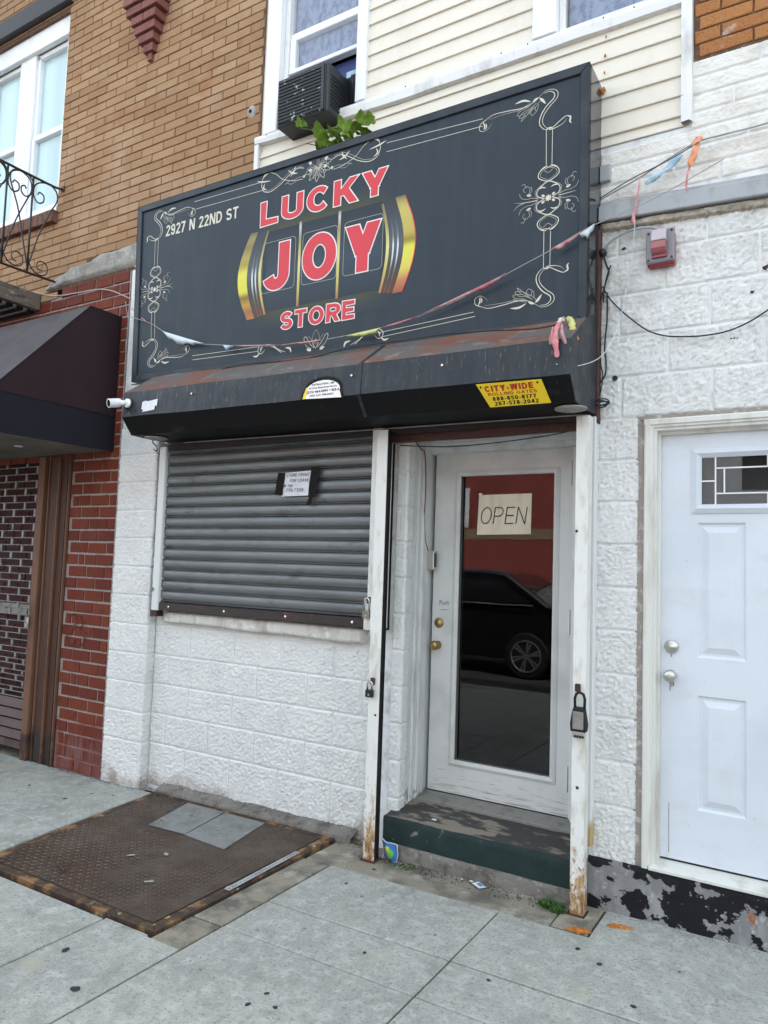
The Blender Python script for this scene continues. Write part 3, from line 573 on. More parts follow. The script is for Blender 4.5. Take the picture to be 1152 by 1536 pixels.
# windows, steel lintel, brick sill
MB().box(-9, -5.44, -.055, .05, 6.225, 6.40).build("steel_lintel", 'steel_dark', BH, bevel=.006)
MB().box(-5.445, -5.36, -.012, .0, 6.24, 6.30).build("lintel_cement", 'concrete_rough', BH)
WN = MB(); WN.box(-9, -5.475, .03, .12, 5.985, 6.222); WIN = WN.build("window", 'vinyl', BH, bevel=.003)
def vin(*a, name="frame", m='vinyl', par=None, bev=.004): return MB().box(*a).build(name, m, par or WIN, bevel=bev)
vin(-9, -5.478, -.01, .035, 5.965, 5.99)
vin(-6.19, -5.965, .02, .12, 4.42, 5.985, name="mullion")
vin(-5.515, -5.477, .02, .12, 4.42, 5.985)
vin(-9, -5.478, -.005, .12, 4.405, 4.465, name="sill")
for (a, b) in ((-5.965, -5.515), (-6.64, -6.19), (-7.2, -6.75)):
    vin(a, b, .045, .10, 5.925, 5.965); vin(a, b, .04, .10, 5.165, 5.215, name="meeting_rail"); vin(a, b, .03, .10, 4.465, 4.515)
    vin(a, a+.035, .045, .10, 5.2, 5.95); vin(b-.028, b, .045, .10, 5.2, 5.95); vin(a, a+.04, .035, .10, 4.48, 5.19); vin(b-.03, b, .035, .10, 4.48, 5.19)
    MB().box(a+.03, b-.02, .075, .079, 5.2, 5.93).build("pane", 'winglass', WIN); MB().box(a+.03, b-.02, .065, .069, 4.5, 5.17).build("pane", 'winglass', WIN)
    MB().box(a+.02, b-.02, .086, .090, 4.5, 5.93).build("blind", 'blind', WIN)
MB().box(-9, -5.475, .20, .24, 4.4, 6.0).build("room_backing", 'dark_in', WIN)
n = 0
for i in range(18):
    x = -5.485 - .067*i
    MB().box(x-.031, x+.031, -.055+random.uniform(-.003, .003), .03, 4.30, 4.402).build("sill_brick", 'sillbrick', OWALL, bevel=.003)

# wrought-iron side of the balconet, and the timber under it
BL = empty("balcony_railing", (-5.4, -.4, 3.76), "wrought iron balcony side railing with scrolls fixed to the orange brick wall", "railing")
X = -5.40
def yz(P, k=6): return [Vector((X, a, b)) for a, b in P] if k == 0 else smoothpath([(X, a, b) for a, b in P], k)
def iron(P, r=.006, name="scroll", k=6): return MB().tube(yz(P, k), r, 6).build(name, 'iron', BL, smooth=True)
iron([(-1.0, 4.545), (-.55, 4.555), (-.20, 4.557), (-.07, 4.56), (.004, 4.575)], .010, "top_rail", 3)
iron([(-1.0, 3.765), (-.5, 3.768), (-.2, 3.774), (.0, 3.782)], .010, "bottom_rail", 3)
for y in (-.48, -.268, -.70): iron([(y, 3.765), (y, 4.55)], .008, "baluster", 0)
for y in (-.268, -.48, -.70):
    iron([(y, 3.80), (y-.06, 4.05), (y-.11, 4.25), (y-.17, 4.40), (y-.19, 4.47), (y-.17, 4.53), (y-.10, 4.55), (y-.03, 4.52), (y-.01, 4.46), (y-.02, 4.40), (y-.055, 4.37), (y-.09, 4.39), (y-.095, 4.43), (y-.07, 4.45), (y-.055, 4.43)])
    iron([(y, 3.80), (y+.06, 4.05), (y+.11, 4.20), (y+.17, 4.35), (y+.215, 4.45), (y+.205, 4.52), (y+.15, 4.555), (y+.07, 4.54), (y+.015, 4.49), (y+.01, 4.41), (y+.05, 4.365), (y+.095, 4.39), (y+.095, 4.44), (y+.06, 4.455), (y+.045, 4.43)])
    iron([(y, 3.90), (y+.02, 3.84), (y+.06, 3.80), (y+.12, 3.79), (y+.165, 3.82), (y+.165, 3.88), (y+.12, 3.905), (y+.08, 3.88), (y+.085, 3.835), (y+.12, 3.83)], .005)
MB().box(X-.02, X+.02, -.012, .006, 4.555, 4.60).build("wall_fixing", 'rust_trim', BL); MB().box(X-.02, X+.02, -.012, .006, 3.76, 3.80).build("wall_fixing", 'rust_trim', BL)
b = MB(); b.box(-5.66, -5.60, -1.2, -.005, 3.575, 3.712)
BM = b.build("balcony_beam", 'wood_old', bevel=.006, label="weathered peeling timber beam projecting from the wall under the railing", cat="timber beam")
BF = MB()
for i in range(5): BF.box(-9, -5.67, -.08-.09*i, -.02-.09*i, 3.56, 3.60)
BF.build("balcony_floor", 'steel_dark', label="dark slatted balcony floor at the left edge beside the timber beam", cat="balcony floor")
# old cable stretched over the red bricks
MB().tube(smoothpath([(-5.70, -.02, 3.74), (-5.642, -.02, 3.735), (-5.45, -.018, 3.675), (-5.259, -.02, 3.649), (-5.017, -.022, 3.634), (-4.85, -.02, 3.625), (-4.692, -.02, 3.588), (-4.555, -.02, 3.53), (-4.45, -.02, 3.48)], 4), .0045).build("old_cable", 'wire_white', smooth=True, label="dirty pale cable hanging across the red bricks below the cement patch", cat="cable")

# awning
AW = empty("awning", (-6.3, -.4, 2.32), "dark maroon canvas shop awning at the left edge over the grille", "awning")
X0, X1 = -9, -4.57
pr = [(0, 3.365), (-.27, 3.365), (-.96, 2.60), (-.965, 2.325), (0, 2.335)]
m = MB(); m.add([(X0, -.27, 3.369), (X1, -.27, 3.369), (X1, -.963, 2.60), (X0, -.963, 2.60)], [(0, 1, 2, 3)]); m.add([(X0, 0, 3.369), (X1, 0, 3.369), (X1, -.27, 3.369), (X0, -.27, 3.369)], [(0, 1, 2, 3)])
a = m.build("canvas_top", 'awning_top', AW)
m = MB(); m.add([(X1, 0, 3.365), (X1, -.27, 3.365), (X1, -.96, 2.60), (X1, 0, 2.60)], [(0, 1, 2, 3)]); m.build("canvas_side", 'awning_side', AW)
m = MB(); m.add([(X1, 0, 2.60), (X1, -.962, 2.60), (X1, -.962, 2.328), (X1, 0, 2.335), (X0, -.962, 2.60), (X0, -.962, 2.328)], [(0, 1, 2, 3), (1, 4, 5, 2)]); m.build("valance", 'awning_valance', AW)
m = MB(); m.add([(X0, 0, 2.345), (X1-.01, 0, 2.345), (X1-.01, -.955, 2.338), (X0, -.955, 2.338)], [(0, 1, 2, 3)]); m.build("lining", 'soffit', AW)
MB().tube([(X1+.001, .0, 2.60), (X1+.001, -.962, 2.60), (X0, -.962, 2.60)], .005, 6).build("seam_piping", 'awning_valance', AW)
MB().tube([(X1, -.27, 3.367), (X1, -.962, 2.602)], .004, 6).build("seam_piping", 'awning_valance', AW)
MB().box(X1-.004, X1+.003, -.012, .0, 2.335, 3.37).build("wall_batten", 'awning_valance', AW)
MB().cyl((-5.05, -.45, 2.337), (0, 0, -1), .03, .006, 12).build("soffit_lamp", 'paper', AW)

# roll-down grille with brown posts
GR = empty("roll_down_grille", (-5.6, 0, 0), "closed roll-down security grille between brown posts below the awning", "security grille")
MB().box(-5.425, -5.345, -.035, .06, gz(-5.4), 2.335).build("post", 'brown_light', GR, bevel=.004)
TK = MB().box(-5.345, -5.048, .0, .05, gz(-5.2), 2.335).build("track", 'brown', GR)
for x in (-5.30, -5.18, -5.075, -5.052): MB().box(x-.006, x+.006, -.022, .0, gz(-5.2), 2.335).build("track_rib", 'brown_light' if x != -5.075 else 'brown', TK, bevel=.002)
MB().box(-5.285, -5.195, -.012, -.0005, gz(-5.2)+.002, 2.33).build("track_cover", 'brown', TK, bevel=.003)
for z in (.9, 1.7, 1.25): MB().cyl((-5.11, -.004, z), (0, -1, 0), .007, .006, 8).build("bolt", 'rust_trim', TK)
rods = [.405]
z = .405
for dz in [.04, .035, .05, .045, .038, .05, .04, .05, .045, .06, .05, .045, .055, .05, .05, .05]: z += dz; rods.append(z)
while z < 2.3: z += .0585; rods.append(z)
for i, z in enumerate(rods):
    MB().tube([(-7.2, .03, z), (-6.3, .03, z-.001), (-5.42, .03, z+.001)], .0055 if z > 1.1 else .005, 6).build("grille_rod", 'grille', GR, smooth=True)
    if i+1 < len(rods):
        z2 = rods[i+1]
        for kx in range(7):
            x = -5.53 - .289*kx - (.1445 if i % 2 else 0)
            if z < 1.1: x += random.uniform(-.05, .05)
            if x > -6.75: MB().box(x-.012, x+.012, .022, .038, z-.004, z2+.004).build("grille_link", 'grille', GR, bevel=.003)
zz = [.005, .075, .155, .235, .315, .40]
for i in range(5):
    m = MB(); m.prism_x([(.02, zz[i]+.004), (-.005, zz[i]+.014), (.012, zz[i+1]-.004), (.03, zz[i+1]-.004)], -7.2, -5.425); fixnormals(m.build("lower_slat", 'brown_slat' if i else 'brown_light', GR))
MB().box(-5.45, -5.405, -.05, -.036, .985, 1.06).build("hasp", 'silver', GR, bevel=.003)
MB().tube([(-5.44, -.055, 1.05), (-5.41, -.075, 1.035), (-5.40, -.06, .99), (-5.43, -.06, .97)], .006).build("shackle", 'chrome', GR)
# shopfront behind the grille
rdm = [brickmesh("rear_brick_mesh", .2, .0745, .010, 'red_shaded', .003, .002) for _ in range(4)]
BK = MB().box(-7.4, -5.05, .30, .4, -.05, 1.07).box(-7.4, -5.62, .30, .4, 1.07, 2.36).build("rear_wall", mat("shaded_rear_mortar", (.07, .06, .055), .95, .1), BH)  # mortar colour darkened for the shade behind the grille
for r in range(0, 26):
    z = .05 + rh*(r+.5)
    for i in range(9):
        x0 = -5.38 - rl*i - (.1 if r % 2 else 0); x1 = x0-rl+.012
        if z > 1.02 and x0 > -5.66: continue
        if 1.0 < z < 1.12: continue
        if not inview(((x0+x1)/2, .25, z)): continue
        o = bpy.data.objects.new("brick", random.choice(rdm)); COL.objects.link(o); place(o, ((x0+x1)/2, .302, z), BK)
MB().box(-7.4, -5.05, .24, .30, 1.03, 1.12).build("sill", 'concrete_rough', BH, bevel=.004)
sw_ = MB().box(-5.66, -5.57, .27, .33, 1.12, 2.08).build("shop_window", 'vinyl', BH, bevel=.004)
MB().box(-5.57, -5.30, .29, .295, 1.16, 2.36).build("pane", 'carglass', sw_); MB().box(-5.57, -5.30, .275, .33, 1.12, 1.16).build("frame", 'vinyl', sw_)

# ================================================================== STOREFRONT BUILDING
SB = empty("storefront_rowhouse", (-1.8, .3, 0), "white painted block storefront rowhouse with cream siding above", "rowhouse")
jb = MB()
jb.box(-4.485, -4.105, .006, .40, -.10, 3.92)
jb.box(-4.105, -2.06, .086, .40, -.10, 1.19)
jb.box(-2.26, -2.062, .052, .118, -.10, 2.38)
jb.box(-4.105, -4.03, .086, .40, 1.19, 2.38)
jb.box(-4.16, -.99, .06, .40, 2.38, 4.25)
jb.box(-.985, -.775, .006, .40, .17, 2.30)
jb.box(-.99, 1.6, .006, .40, 2.30, 3.30)
jb.box(-.98, 1.6, .006, .40, 3.30, 3.69); jb.box(-.555, 1.6, .006, .40, 3.69, 4.0)
jb.box(.24, 1.6, .006, .40, .17, 2.30)
WALLB = jb.build("block_wall", 'joint', SB)
def rblock(x0, x1, z0, z1, y, par=None, m='block', amp=.0098, axis='y', res=.0068, name="block", half=False, freq=1.):
    """a split-face block: rough face towards -Y (axis 'y') or +X (axis 'x': x0..x1 are then y-values and y the x position)"""
    w, h = x1-x0, z1-z0; nx = max(3, round(w/res)); nz = max(3, round(h/res)); vs = []; fs = []; j = .0022
    for i in range(nx+1):
        for k_ in range(nz+1):
            u = x0+j+(w-2*j)*i/nx; z = z0+j+(h-2*j)*k_/nz
            edge = (i in (0, nx)) or (k_ in (0, nz))
            if axis == 'y': q = Vector((u, y, z))
            else: q = Vector((y, u, z))
            d = .30*noise.noise(q*24) + .60*noise.noise(q*75) + .95*abs(noise.noise(Vector((q.x*95+q.z*60, q.y*95, q.z*125-q.x*55)))) + .55*noise.noise(q*150)
            d = -.0075 if edge else amp*d - .0005
            vs.append((u, y-d, z) if axis == 'y' else (y+d, u, z))
    for i in range(nx):
        for k_ in range(nz):
            a = i*(nz+1)+k_; f = (a, a+nz+1, a+nz+2, a+1); fs.append(f)
    return MB().add(vs, fs).build(name, m, par or WALLB, smooth=True)
ZK = lambda k_: .879 - k_*.2032
# left pier (+ its return face), one block per course
for k_ in range(-15, 5):
    z0 = ZK(k_) ; z1 = z0+.2032
    if k_ == 4: z0 = -.06
    if z0 > 3.75: z1 = 3.92
    if z0 > 2.35: rblock(-4.49+.01, -4.10, z0, z1, 0, res=.025); continue
    rblock(-4.495, -4.10, z0, z1, 0); 
    rblock(0.0, .09, z0, z1, -4.10, axis='x', amp=.010)
# lower middle wall
for k_ in range(0, 5):
    z0 = ZK(k_); z1 = z0+.2032
    if k_ == 4: z0 = -.02
    ph = -2.541 if k_ % 2 == 0 else -2.341
    ed = [-4.10] + [e for e in [ph-.403*i for i in range(6, -2, -1)] if -4.02 < e < -2.10] + [-2.055]
    for a, b in zip(ed[:-1], ed[1:]): rblock(a, b, z0, z1, .08)
ed = [-4.10, -3.75, -3.348, -2.945, -2.541, -2.055]
for a, b in zip(ed[:-1], ed[1:]): rblock(a, b, ZK(0)+.2032, 1.19, .08)
for (a, b) in ((-.04, .0665), ): rblock(-4.10, -4.03, 1.19, 1.285, .08)
for k_ in range(-7, 5):
    z0 = ZK(k_); z1 = z0+.2032
    if k_ == 4: z0 = -.02
    rblock(-2.13, -2.055, z0, min(z1, 2.36), .045, amp=.006)
    rblock(.045, .13, z0, min(z1, 2.36), -2.055, axis='x', amp=.006)
# right pier beside the white door
for k_ in range(-6, 4):
    z0 = ZK(k_); z1 = z0+.2032
    if k_ == 3: z0 = .20
    rblock(-.98, -.772+random.uniform(-.006, .004), z0, z1, 0)
# wall above the white door
for k_ in range(-12, -6):
    z0 = ZK(k_); z1 = z0+.2032
    ph = -.46 if k_ % 2 == 0 else -.245
    ph = {-7: -.452, -8: -.238, -9: -.462, -10: -.255, -11: -.475, -12: -.26}[k_]
    if k_ == -12: z1 = 3.30
    if k_ == -12 and z1-z0 < .02: continue
    ed = [-.985] + [e for e in [ph-.406*i for i in range(2, -5, -1)] if -.93 < e < 1.4] + [1.6]
    for a, b in zip(ed[:-1], ed[1:]): rblock(a, b, z0, min(z1, 3.30), 0, res=.0075 if b < .3 else .04)
# half-high blocks above the ledge
zs_ = [3.395, 3.484, 3.578, 3.664, 3.746, 3.83, 3.918, 4.005]
for i in range(7):
    x0 = -.975 if i < 3 else -.553
    ph = (-.42, -.62, -.30, -.08, -.36, -.05, -.25)[i]
    ed = [x0] + [e for e in (ph, ph+.45, ph+.9, ph+1.35) if x0+.1 < e < 1.5] + [1.6]
    for a, b in zip(ed[:-1], ed[1:]): rblock(a, b, zs_[i]-.0, zs_[i+1], 0, m='block_upper', amp=.0055, res=.0075 if b < .4 else .04)
for (x, z, r) in ((-.233, 2.934, .016), (-.287, 2.83, .010), (-.372, 2.63, .005), (-.36, 2.63, .005), (-.851, 3.145, .011), (-.346, 2.628, .004)):
    nn_ = 10; V_ = [(x, -.012, z)] + [(x+r*cos(2*pi*i/nn_)*random.uniform(.5, 1.2), -.003, z+r*.8*sin(2*pi*i/nn_)*random.uniform(.5, 1.2)) for i in range(nn_)]
    MB().add(V_, [(0, 1+(i+1) % nn_, 1+i) for i in range(nn_)]).build("rust_stain", 'rust_trim', WALLB)
# ledge flashing
def zl(x): return -.052*(x+.965)
lp = [(0.02, 3.400), (-.018, 3.398), (-.022, 3.372), (-.045, 3.366), (-.05, 3.290), (-.042, 3.286), (.02, 3.296)]
LG = fixnormals(MB().prism_x(lp, -.965, 1.5, 0, zl(1.5)).build("ledge", 'ledge', SB, bevel=.003))
slabpatch([(-.968, 3.245, 3.29), (-.6, 3.225, 3.27), (-.222, 3.205, 3.25), (.3, 3.18, 3.225)], -.025, .012, "ledge_mortar", 'cement_tan', SB, amp=.014, nx=90, nz=5)
# upper right orange bricks
uw = MB().box(-.533, 1.6, .004, .3, 4.0, 8.2).build("upper_brick_wall", 'mortar_dark', SB)
orm = [brickmesh("rusty_brick_mesh", .227, .060, .009, 'orange_right', .003, .0018) for _ in range(4)]
for r in range(14):
    z = 4.012 + .0685*(r+.5)
    for i in range(-1, 9):
        a = -.53 + .234*i + (.117 if r % 2 else .02); b = a+.234; a = max(a, -.53)
        if b-a < .05 or not inview(((a+b)/2, 0, z), .2): continue
        o = bpy.data.objects.new("brick", random.choice(orm)); COL.objects.link(o); place(o, ((a+b)/2, .005, z), uw); o.scale = ((b-a-.008)/.227, 1, 1)
# siding
sb = MB().box(-3.28, -.53, .012, .3, 3.69, 4.385).box(-2.44, -1.30, .012, .3, 4.385, 8.2).box(-.65, -.53, .012, .3, 4.385, 8.2).box(-3.28, -3.18, .012, .3, 4.385, 8.2).box(-3.18, -2.44, .012, .3, 6.2, 8.2).box(-1.30, -.65, .012, .3, 6.2, 8.2).build("siding_wall", 'siding', SB)
MB().box(-3.28, -.53, .30, .42, 3.69, 8.2).build("room_backing", 'dark_in', SB)
def course(x0, x1, z0, h=.1015, y=.006):
    zt = z0+h
    p = [(y+.002, zt+.004), (y-.001, zt), (y-.013, z0+.004), (y-.012, z0), (y+.004, z0+.0005), (y+.006, zt)]
    return fixnormals(MB().prism_x(p, x0, x1).build("siding_course", 'siding', sb))
z = 3.6995; course(-.975, -.578, 3.693, .0545, .009)
for i in range(6): course(-3.25 if i > 3 else -1.2, -.578, 3.7475+.1015*i, .1015 if i < 5 else .05)
for i in range(15): course(-2.405, -1.335, 4.385+.1*i, .1)
for i in range(14): course(-.63, -.578, 4.385+.1*i, .1)
# trim band under the windows (bent aluminium)
bd = MB(); nb = 50; vs = []; fs = []
for i in range(nb+1):
    x = -3.285 + (2.71)*i/nb; w = .006*noise.noise(Vector((x*3.1, 0, 0))); zt = 4.40 - .03*i/nb + w; zb = 4.352 - .050*(1-math.exp(-i/14)) + .005*noise.noise(Vector((x*4, 5, 0)))
    yo = -.045 + .010*noise.noise(Vector((x*5, 2, 0)))
    yo *= .62; vs += [(x, .03, zt+.012), (x, yo+.002, zt), (x, yo-.001, zt-.022), (x, yo+.004, zb+.004), (x, .01, zb)]
for i in range(nb):
    for j in range(4): a = i*5+j; fs.append((a, a+1, a+6, a+5))
bd.add(vs, fs); fixnormals(bd.build("sill_band", 'trimwhite', SB))
for x in (-3.16, -2.9, -2.62, -2.1, -1.5, -1.35, -.95, -.8): MB().cyl((x, -.052, 4.372-.012*(x+3.2)), (0, -1, 0), .004, .004, 6).build("screw", 'rust_trim', SB)
MB().box(-3.29, -3.252, -.025, .02, 4.06, 4.352).build("corner_trim", 'trimwhite', SB, bevel=.004)
tr = MB(); nb = 24; vs = []; fs = []
for i in range(nb+1):
    z = 3.70 + 2.0*i/nb; w = .004*noise.noise(Vector((0, 0, z*7))); bx = .012*max(0, 1-(z-3.7)/.2)
    vs += [(-.585+w, .0, z), (-.585+w, -.028, z), (-.560+w+bx, -.034, z), (-.537+w, -.024+bx, z), (-.535+w, .012, z)]
for i in range(nb):
    for j in range(4): a = i*5+j; fs.append((a, a+1, a+6, a+5))
tr.add(vs, fs); tro = tr.build("corner_trim", 'trimwhite', SB); fixnormals(tro)
for k_, (x, z, r) in enumerate(((-.946, 4.27, .008), (-.95, 4.17, .010), (-.952, 4.08, .008), (-.957, 3.985, .020))):
    nn_ = 12; V_ = [(x, -.022, z)] + [(x+r*.7*cos(2*pi*i/nn_)*random.uniform(.6, 1.1), -.014, z+r*sin(2*pi*i/nn_)*random.uniform(.7, 1.2)) for i in range(nn_)]
    MB().add(V_, [(0, 1+(i+1) % nn_, 1+i) for i in range(nn_)]).build("rust_stain", 'rustpile', sb)
# window 1 (with the air conditioner)
def window(x0, x1, z0, gx0, gx1, open_=False):
    w = MB().box(x0, gx0-.0, -.03, .10, z0, 6.2).box(gx1, x1, -.03, .10, z0, 6.2).build("window", 'vinyl', SB, bevel=.005)
    MB().box(gx0, gx0+.035, .02, .10, z0, 6.2).build("frame", 'trimwhite', w, bevel=.004); MB().box(gx1-.02, gx1, .02, .10, z0, 6.2).build("frame", 'trimwhite', w, bevel=.004)
    return w
w1 = window(-3.215, -2.405, 4.395, -3.10, -2.478)
MB().box(-3.065, -2.498, .045, .10, 5.045, 5.10).build("meeting_rail", 'vinyl', w1, bevel=.004)
MB().box(-3.065, -2.498, .03, .08, 4.805, 4.835).build("bottom_rail", 'vinyl', w1, bevel=.004)
MB().box(-3.065, -3.02, .035, .08, 4.83, 5.06).build("sash_stile", 'vinyl', w1, bevel=.004)
MB().box(-3.065, -2.498, .06, .064, 5.09, 6.0).build("pane", 'winglass', w1); MB().box(-3.03, -2.498, .05, .054, 4.83, 5.05).build("pane", 'winglass', w1)
MB().box(-3.065, -2.498, .082, .086, 4.82, 6.0).build("curtain", 'curtain', w1)
MB().box(-2.62, -2.498, .075, .10, 4.66, 4.70).build("inner_rail", 'lblue', w1); MB().box(-3.065, -2.498, .11, .115, 4.70, 4.81).build("blue_curtain", mat("blue_cloth", (.06, .09, .22), .8, .2), w1)
MB().box(-3.065, -2.498, .12, .13, 4.39, 4.70).build("dark_gap", 'dark_in', w1)
acp = MB()
for i in range(7): acp.box(-2.575+.012*i, -2.568+.012*i, .06, .075, 4.40, 4.66)
acp.build("accordion_panel", 'black', w1)
# window 2
w2 = window(-1.337, -.632, 4.385, -1.205, -.66)
MB().box(-1.205, -.66, .03, .09, 4.388, 4.43).build("bottom_rail", 'trimwhite', w2, bevel=.004)
MB().box(-1.205, -1.165, .032, .09, 4.42, 5.2).build("sash_stile", 'alum', w2, bevel=.004)
MB().box(-1.17, -.67, .055, .059, 4.42, 5.3).build("pane", 'winglass', w2); MB().box(-1.18, -.67, .075, .080, 4.42, 5.3).build("curtain", 'curtain', w2)
# air conditioner
AC = empty("air_conditioner", (-2.8, -.03, 4.31), "black window air conditioner with white paint chips sticking out of the upper window", "air conditioner")
shell = MB().box(-2.99, -2.59, -.15, .14, 4.312, 4.628).build("shell", 'ac', AC, bevel=.008)
MB().box(-2.975, -2.605, -.156, -.15, 4.327, 4.613).build("rear_grid", 'ac_chip', AC, bevel=.002)
for i in range(13): MB().box(-2.972, -2.64, -.162, -.156, 4.335+.0215*i, 4.340+.0215*i).build("fin", 'ac_chip', AC)
MB().box(-2.635, -2.615, -.162, -.15, 4.325, 4.615).build("edge_strip", 'ac', AC)
for i in range(9): MB().box(-2.5895, -2.586, -.12, .03, 4.36+.024*i, 4.369+.024*i).build("vent_louvre", 'black', AC)
ac_o = AC; ac_o.rotation_euler = (radians(1.5), 0, radians(0))
# vine
VN = empty("vine", (-2.62, -.14, 4.03), "green leafy vine growing up behind the sign under the air conditioner", "vine")
vst = MB()
for (P) in ([(-2.60, -.08, 4.0), (-2.62, -.11, 4.13), (-2.70, -.13, 4.22), (-2.80, -.14, 4.26)], [(-2.60, -.08, 4.0), (-2.52, -.12, 4.12), (-2.40, -.14, 4.16), (-2.28, -.15, 4.12)], [(-2.6, -.08, 4.0), (-2.66, -.14, 4.1), (-2.72, -.18, 4.12)]):
    vst.tube(smoothpath(P, 4), .003, 5)
vst.build("stem", 'grass', VN)
rnd = random.Random(3)
def leaf(c, size, yaw, pitch, roll, name="leaf", m='leaf', par=VN):
    out = [(0, 0), (.25, -.12), (.48, .02), (.42, .30), (.55, .45), (.32, .62), (.22, .85), (0, 1.05), (-.22, .85), (-.32, .62), (-.55, .45), (-.42, .30), (-.48, .02), (-.25, -.12)]
    vs = [Vector((0, 0, .5*.1))] + [Vector((x, y, -.35*abs(x)**1.5 - .18*y*y)) for x, y in out]; vs[0] = Vector((0, .45, .02))
    Mx = Matrix.Rotation(yaw, 3, 'Z') @ Matrix.Rotation(pitch, 3, 'X') @ Matrix.Rotation(roll, 3, 'Y')
    n = len(out); return MB().add([Mx @ (v*size) + Vector(c) for v in vs], [(0, i+1, (i+1) % n+1) for i in range(n)]).build(name, m, par)
for i in range(26):
    t = rnd.random(); x = -2.50 + .20*rnd.gauss(0, .62); x = max(-2.74, min(-2.22, x)); top = 4.135 - .20*abs(x+2.55)
    z = 4.0 + (top-4.0)*rnd.random()**.7
    leaf((x, -.10-.10*rnd.random(), z), rnd.uniform(.045, .080), rnd.uniform(-.9, .9)+pi, rnd.uniform(.1, 1.1), rnd.uniform(-.6, .6))
for (x, y, z, s_) in ((-2.80, -.15, 4.27, .055), (-2.75, -.16, 4.25, .045), (-2.26, -.16, 4.12, .07), (-2.33, -.16, 4.14, .075), (-2.44, -.17, 4.13, .085), (-2.62, -.17, 4.14, .09)):
    leaf((x, y, z), s_, rnd.uniform(-.6, .6)+pi, rnd.uniform(.6, 1.2), rnd.uniform(-.4, .4))

# ---- shutter sill, header and door recess
slabpatch([(-3.985, 1.10, 1.195), (-3.6, 1.105, 1.195), (-3.1, 1.088, 1.195), (-2.9, 1.098, 1.195), (-2.5, 1.082, 1.195), (-2.31, 1.09, 1.195)], .022, .085, "window_sill", 'cement_white', SB, amp=.006, nx=70, nz=6)
MB().box(-4.10, -4.035, .05, .09, 1.285, 2.36).build("rusty_reveal", 'rust_trim', SB)
# sloping kerb at the wall foot
kb = MB(); nb = 60; vs = []; fs = []
for i in range(nb+1):
    x = -3.93 + 1.60*i/nb; g_ = gz(x); a = .010*noise.noise(Vector((x*6, 0, 4)))
    vs += [(x, -.005, g_-.03), (x, .0+a*.3, g_+.022+a*.4), (x, .055, g_+.045+a), (x, .095, g_+.06+a)]
for i in range(nb):
    for j in range(3): q = i*4+j; fs.append((q, q+1, q+5, q+4))
kb.add(vs, fs); fixnormals(kb.build("wall_foot_kerb", 'step_base', SB, smooth=False))
# entry: floor step, threshold, jambs, head, door
ST = empty("entry_step", (-1.55, .05, 0), "worn step with dark green painted riser below the glazed door", "step")
def roughfront(x0, x1, z0, z1, y, amp, m, name, par, nx=90, nz=8, top_d=None, mt=None, axis=None):
    vs = []; fs = []
    for i in range(nx+1):
        for j in range(nz+1):
            x = x0+(x1-x0)*i/nx; z = z0+(z1-z0)*j/nz
            d = amp*(noise.noise(Vector((x*9, z*12, 2)))+.5*noise.noise(Vector((x*35, z*30, 7)))); 
            if j == nz: z += amp*.8*noise.noise(Vector((x*20, 0, 1)))
            vs.append((x, y-d+(.006 if j == nz else 0), z))
    for i in range(nx):
        for j in range(nz): a = i*(nz+1)+j; fs.append((a, a+nz+1, a+nz+2, a+1))
    o = MB().add(vs, fs).build(name, m, par, smooth=True); return o
roughfront(-2.095, -1.045, .062, .196, -.038, .004, 'step_green', "riser", ST)
roughfront(-2.06, -1.05, -.01, .066, -.058, .006, 'step_base', "base", ST)
MB().box(-2.05, -1.055, -.055, -.03, .058, .0635).build("base_top", 'step_base', ST)
tp = MB(); vs = []; fs = []; nx, ny = 70, 16
for i in range(nx+1):
    for j in range(ny+1):
        x = -2.095+1.05*i/nx; y = -.034+.262*j/ny
        vs.append((x, y, .198 + .030*max(0, (y-.0)/.2)*(1 if y > 0 else 0)*.9 + .004*noise.noise(Vector((x*6, y*18, 0))) + .0025*noise.noise(Vector((x*30, y*40, 0)))))
for i in range(nx):
    for j in range(ny): a = i*(ny+1)+j; fs.append((a, a+ny+1, a+ny+2, a+1))
tp.add(vs, fs).build("tread", 'step_top', ST, smooth=True)
MB().box(-2.095, -1.045, -.03, .22, .0, .185).build("core", 'step_base', ST)
fixnormals(MB().prism_x([(.215, .222), (.215, .243), (.345, .258), (.345, .222)], -2.04, -1.02).build("threshold", 'alum', ST, bevel=.002))
for i in range(40): pass
DR = empty("entry_doorway", (-1.6, .3, .22)); 
DR.name = "door_frame"; DR.parent = None
place(DR, (-1.6, .3, .22), SB)
# stepped jamb on the left (reveal), seen edge on
jm = [(-2.062, .118), (-2.052, .118), (-2.052, .165), (-2.060, .168), (-2.060, .18), (-2.046, .182), (-2.046, .205), (-2.055, .208), (-2.055, .225), (-2.035, .228), (-2.035, .30), (-2.048, .303), (-2.048, .40), (-2.20, .40), (-2.20, .118)]
fixnormals(MB().prism_z([(x-.006, y) for x, y in jm], .205, 2.36).build("jamb", 'jamb', DR))
MB().box(-1.185, -1.03, .33, .40, .0, 2.36).box(-1.06, -.995, .06, .33, .0, 2.36).build("jamb", 'jamb', DR)
MB().box(-1.183, -1.165, .31, .36, .25, 2.23).build("stop", 'jamb', DR)
hd = [(.10, 2.36), (.10, 2.315), (.19, 2.315), (.19, 2.30), (.23, 2.295), (.23, 2.275), (.30, 2.262), (.30, 2.236), (.36, 2.232), (.40, 2.36)]
fixnormals(MB().prism_x(hd, -2.08, -1.0).build("head", 'jamb', DR))
MB().box(-2.25, -1.0, -.02, .04, 2.26, 2.37).build("brown_header", 'rust_trim', DR, bevel=.003)
MB().box(-2.10, -1.0, -.055, -.02, 2.318, 2.40).build("brown_header", 'rust_trim', DR, bevel=.003)
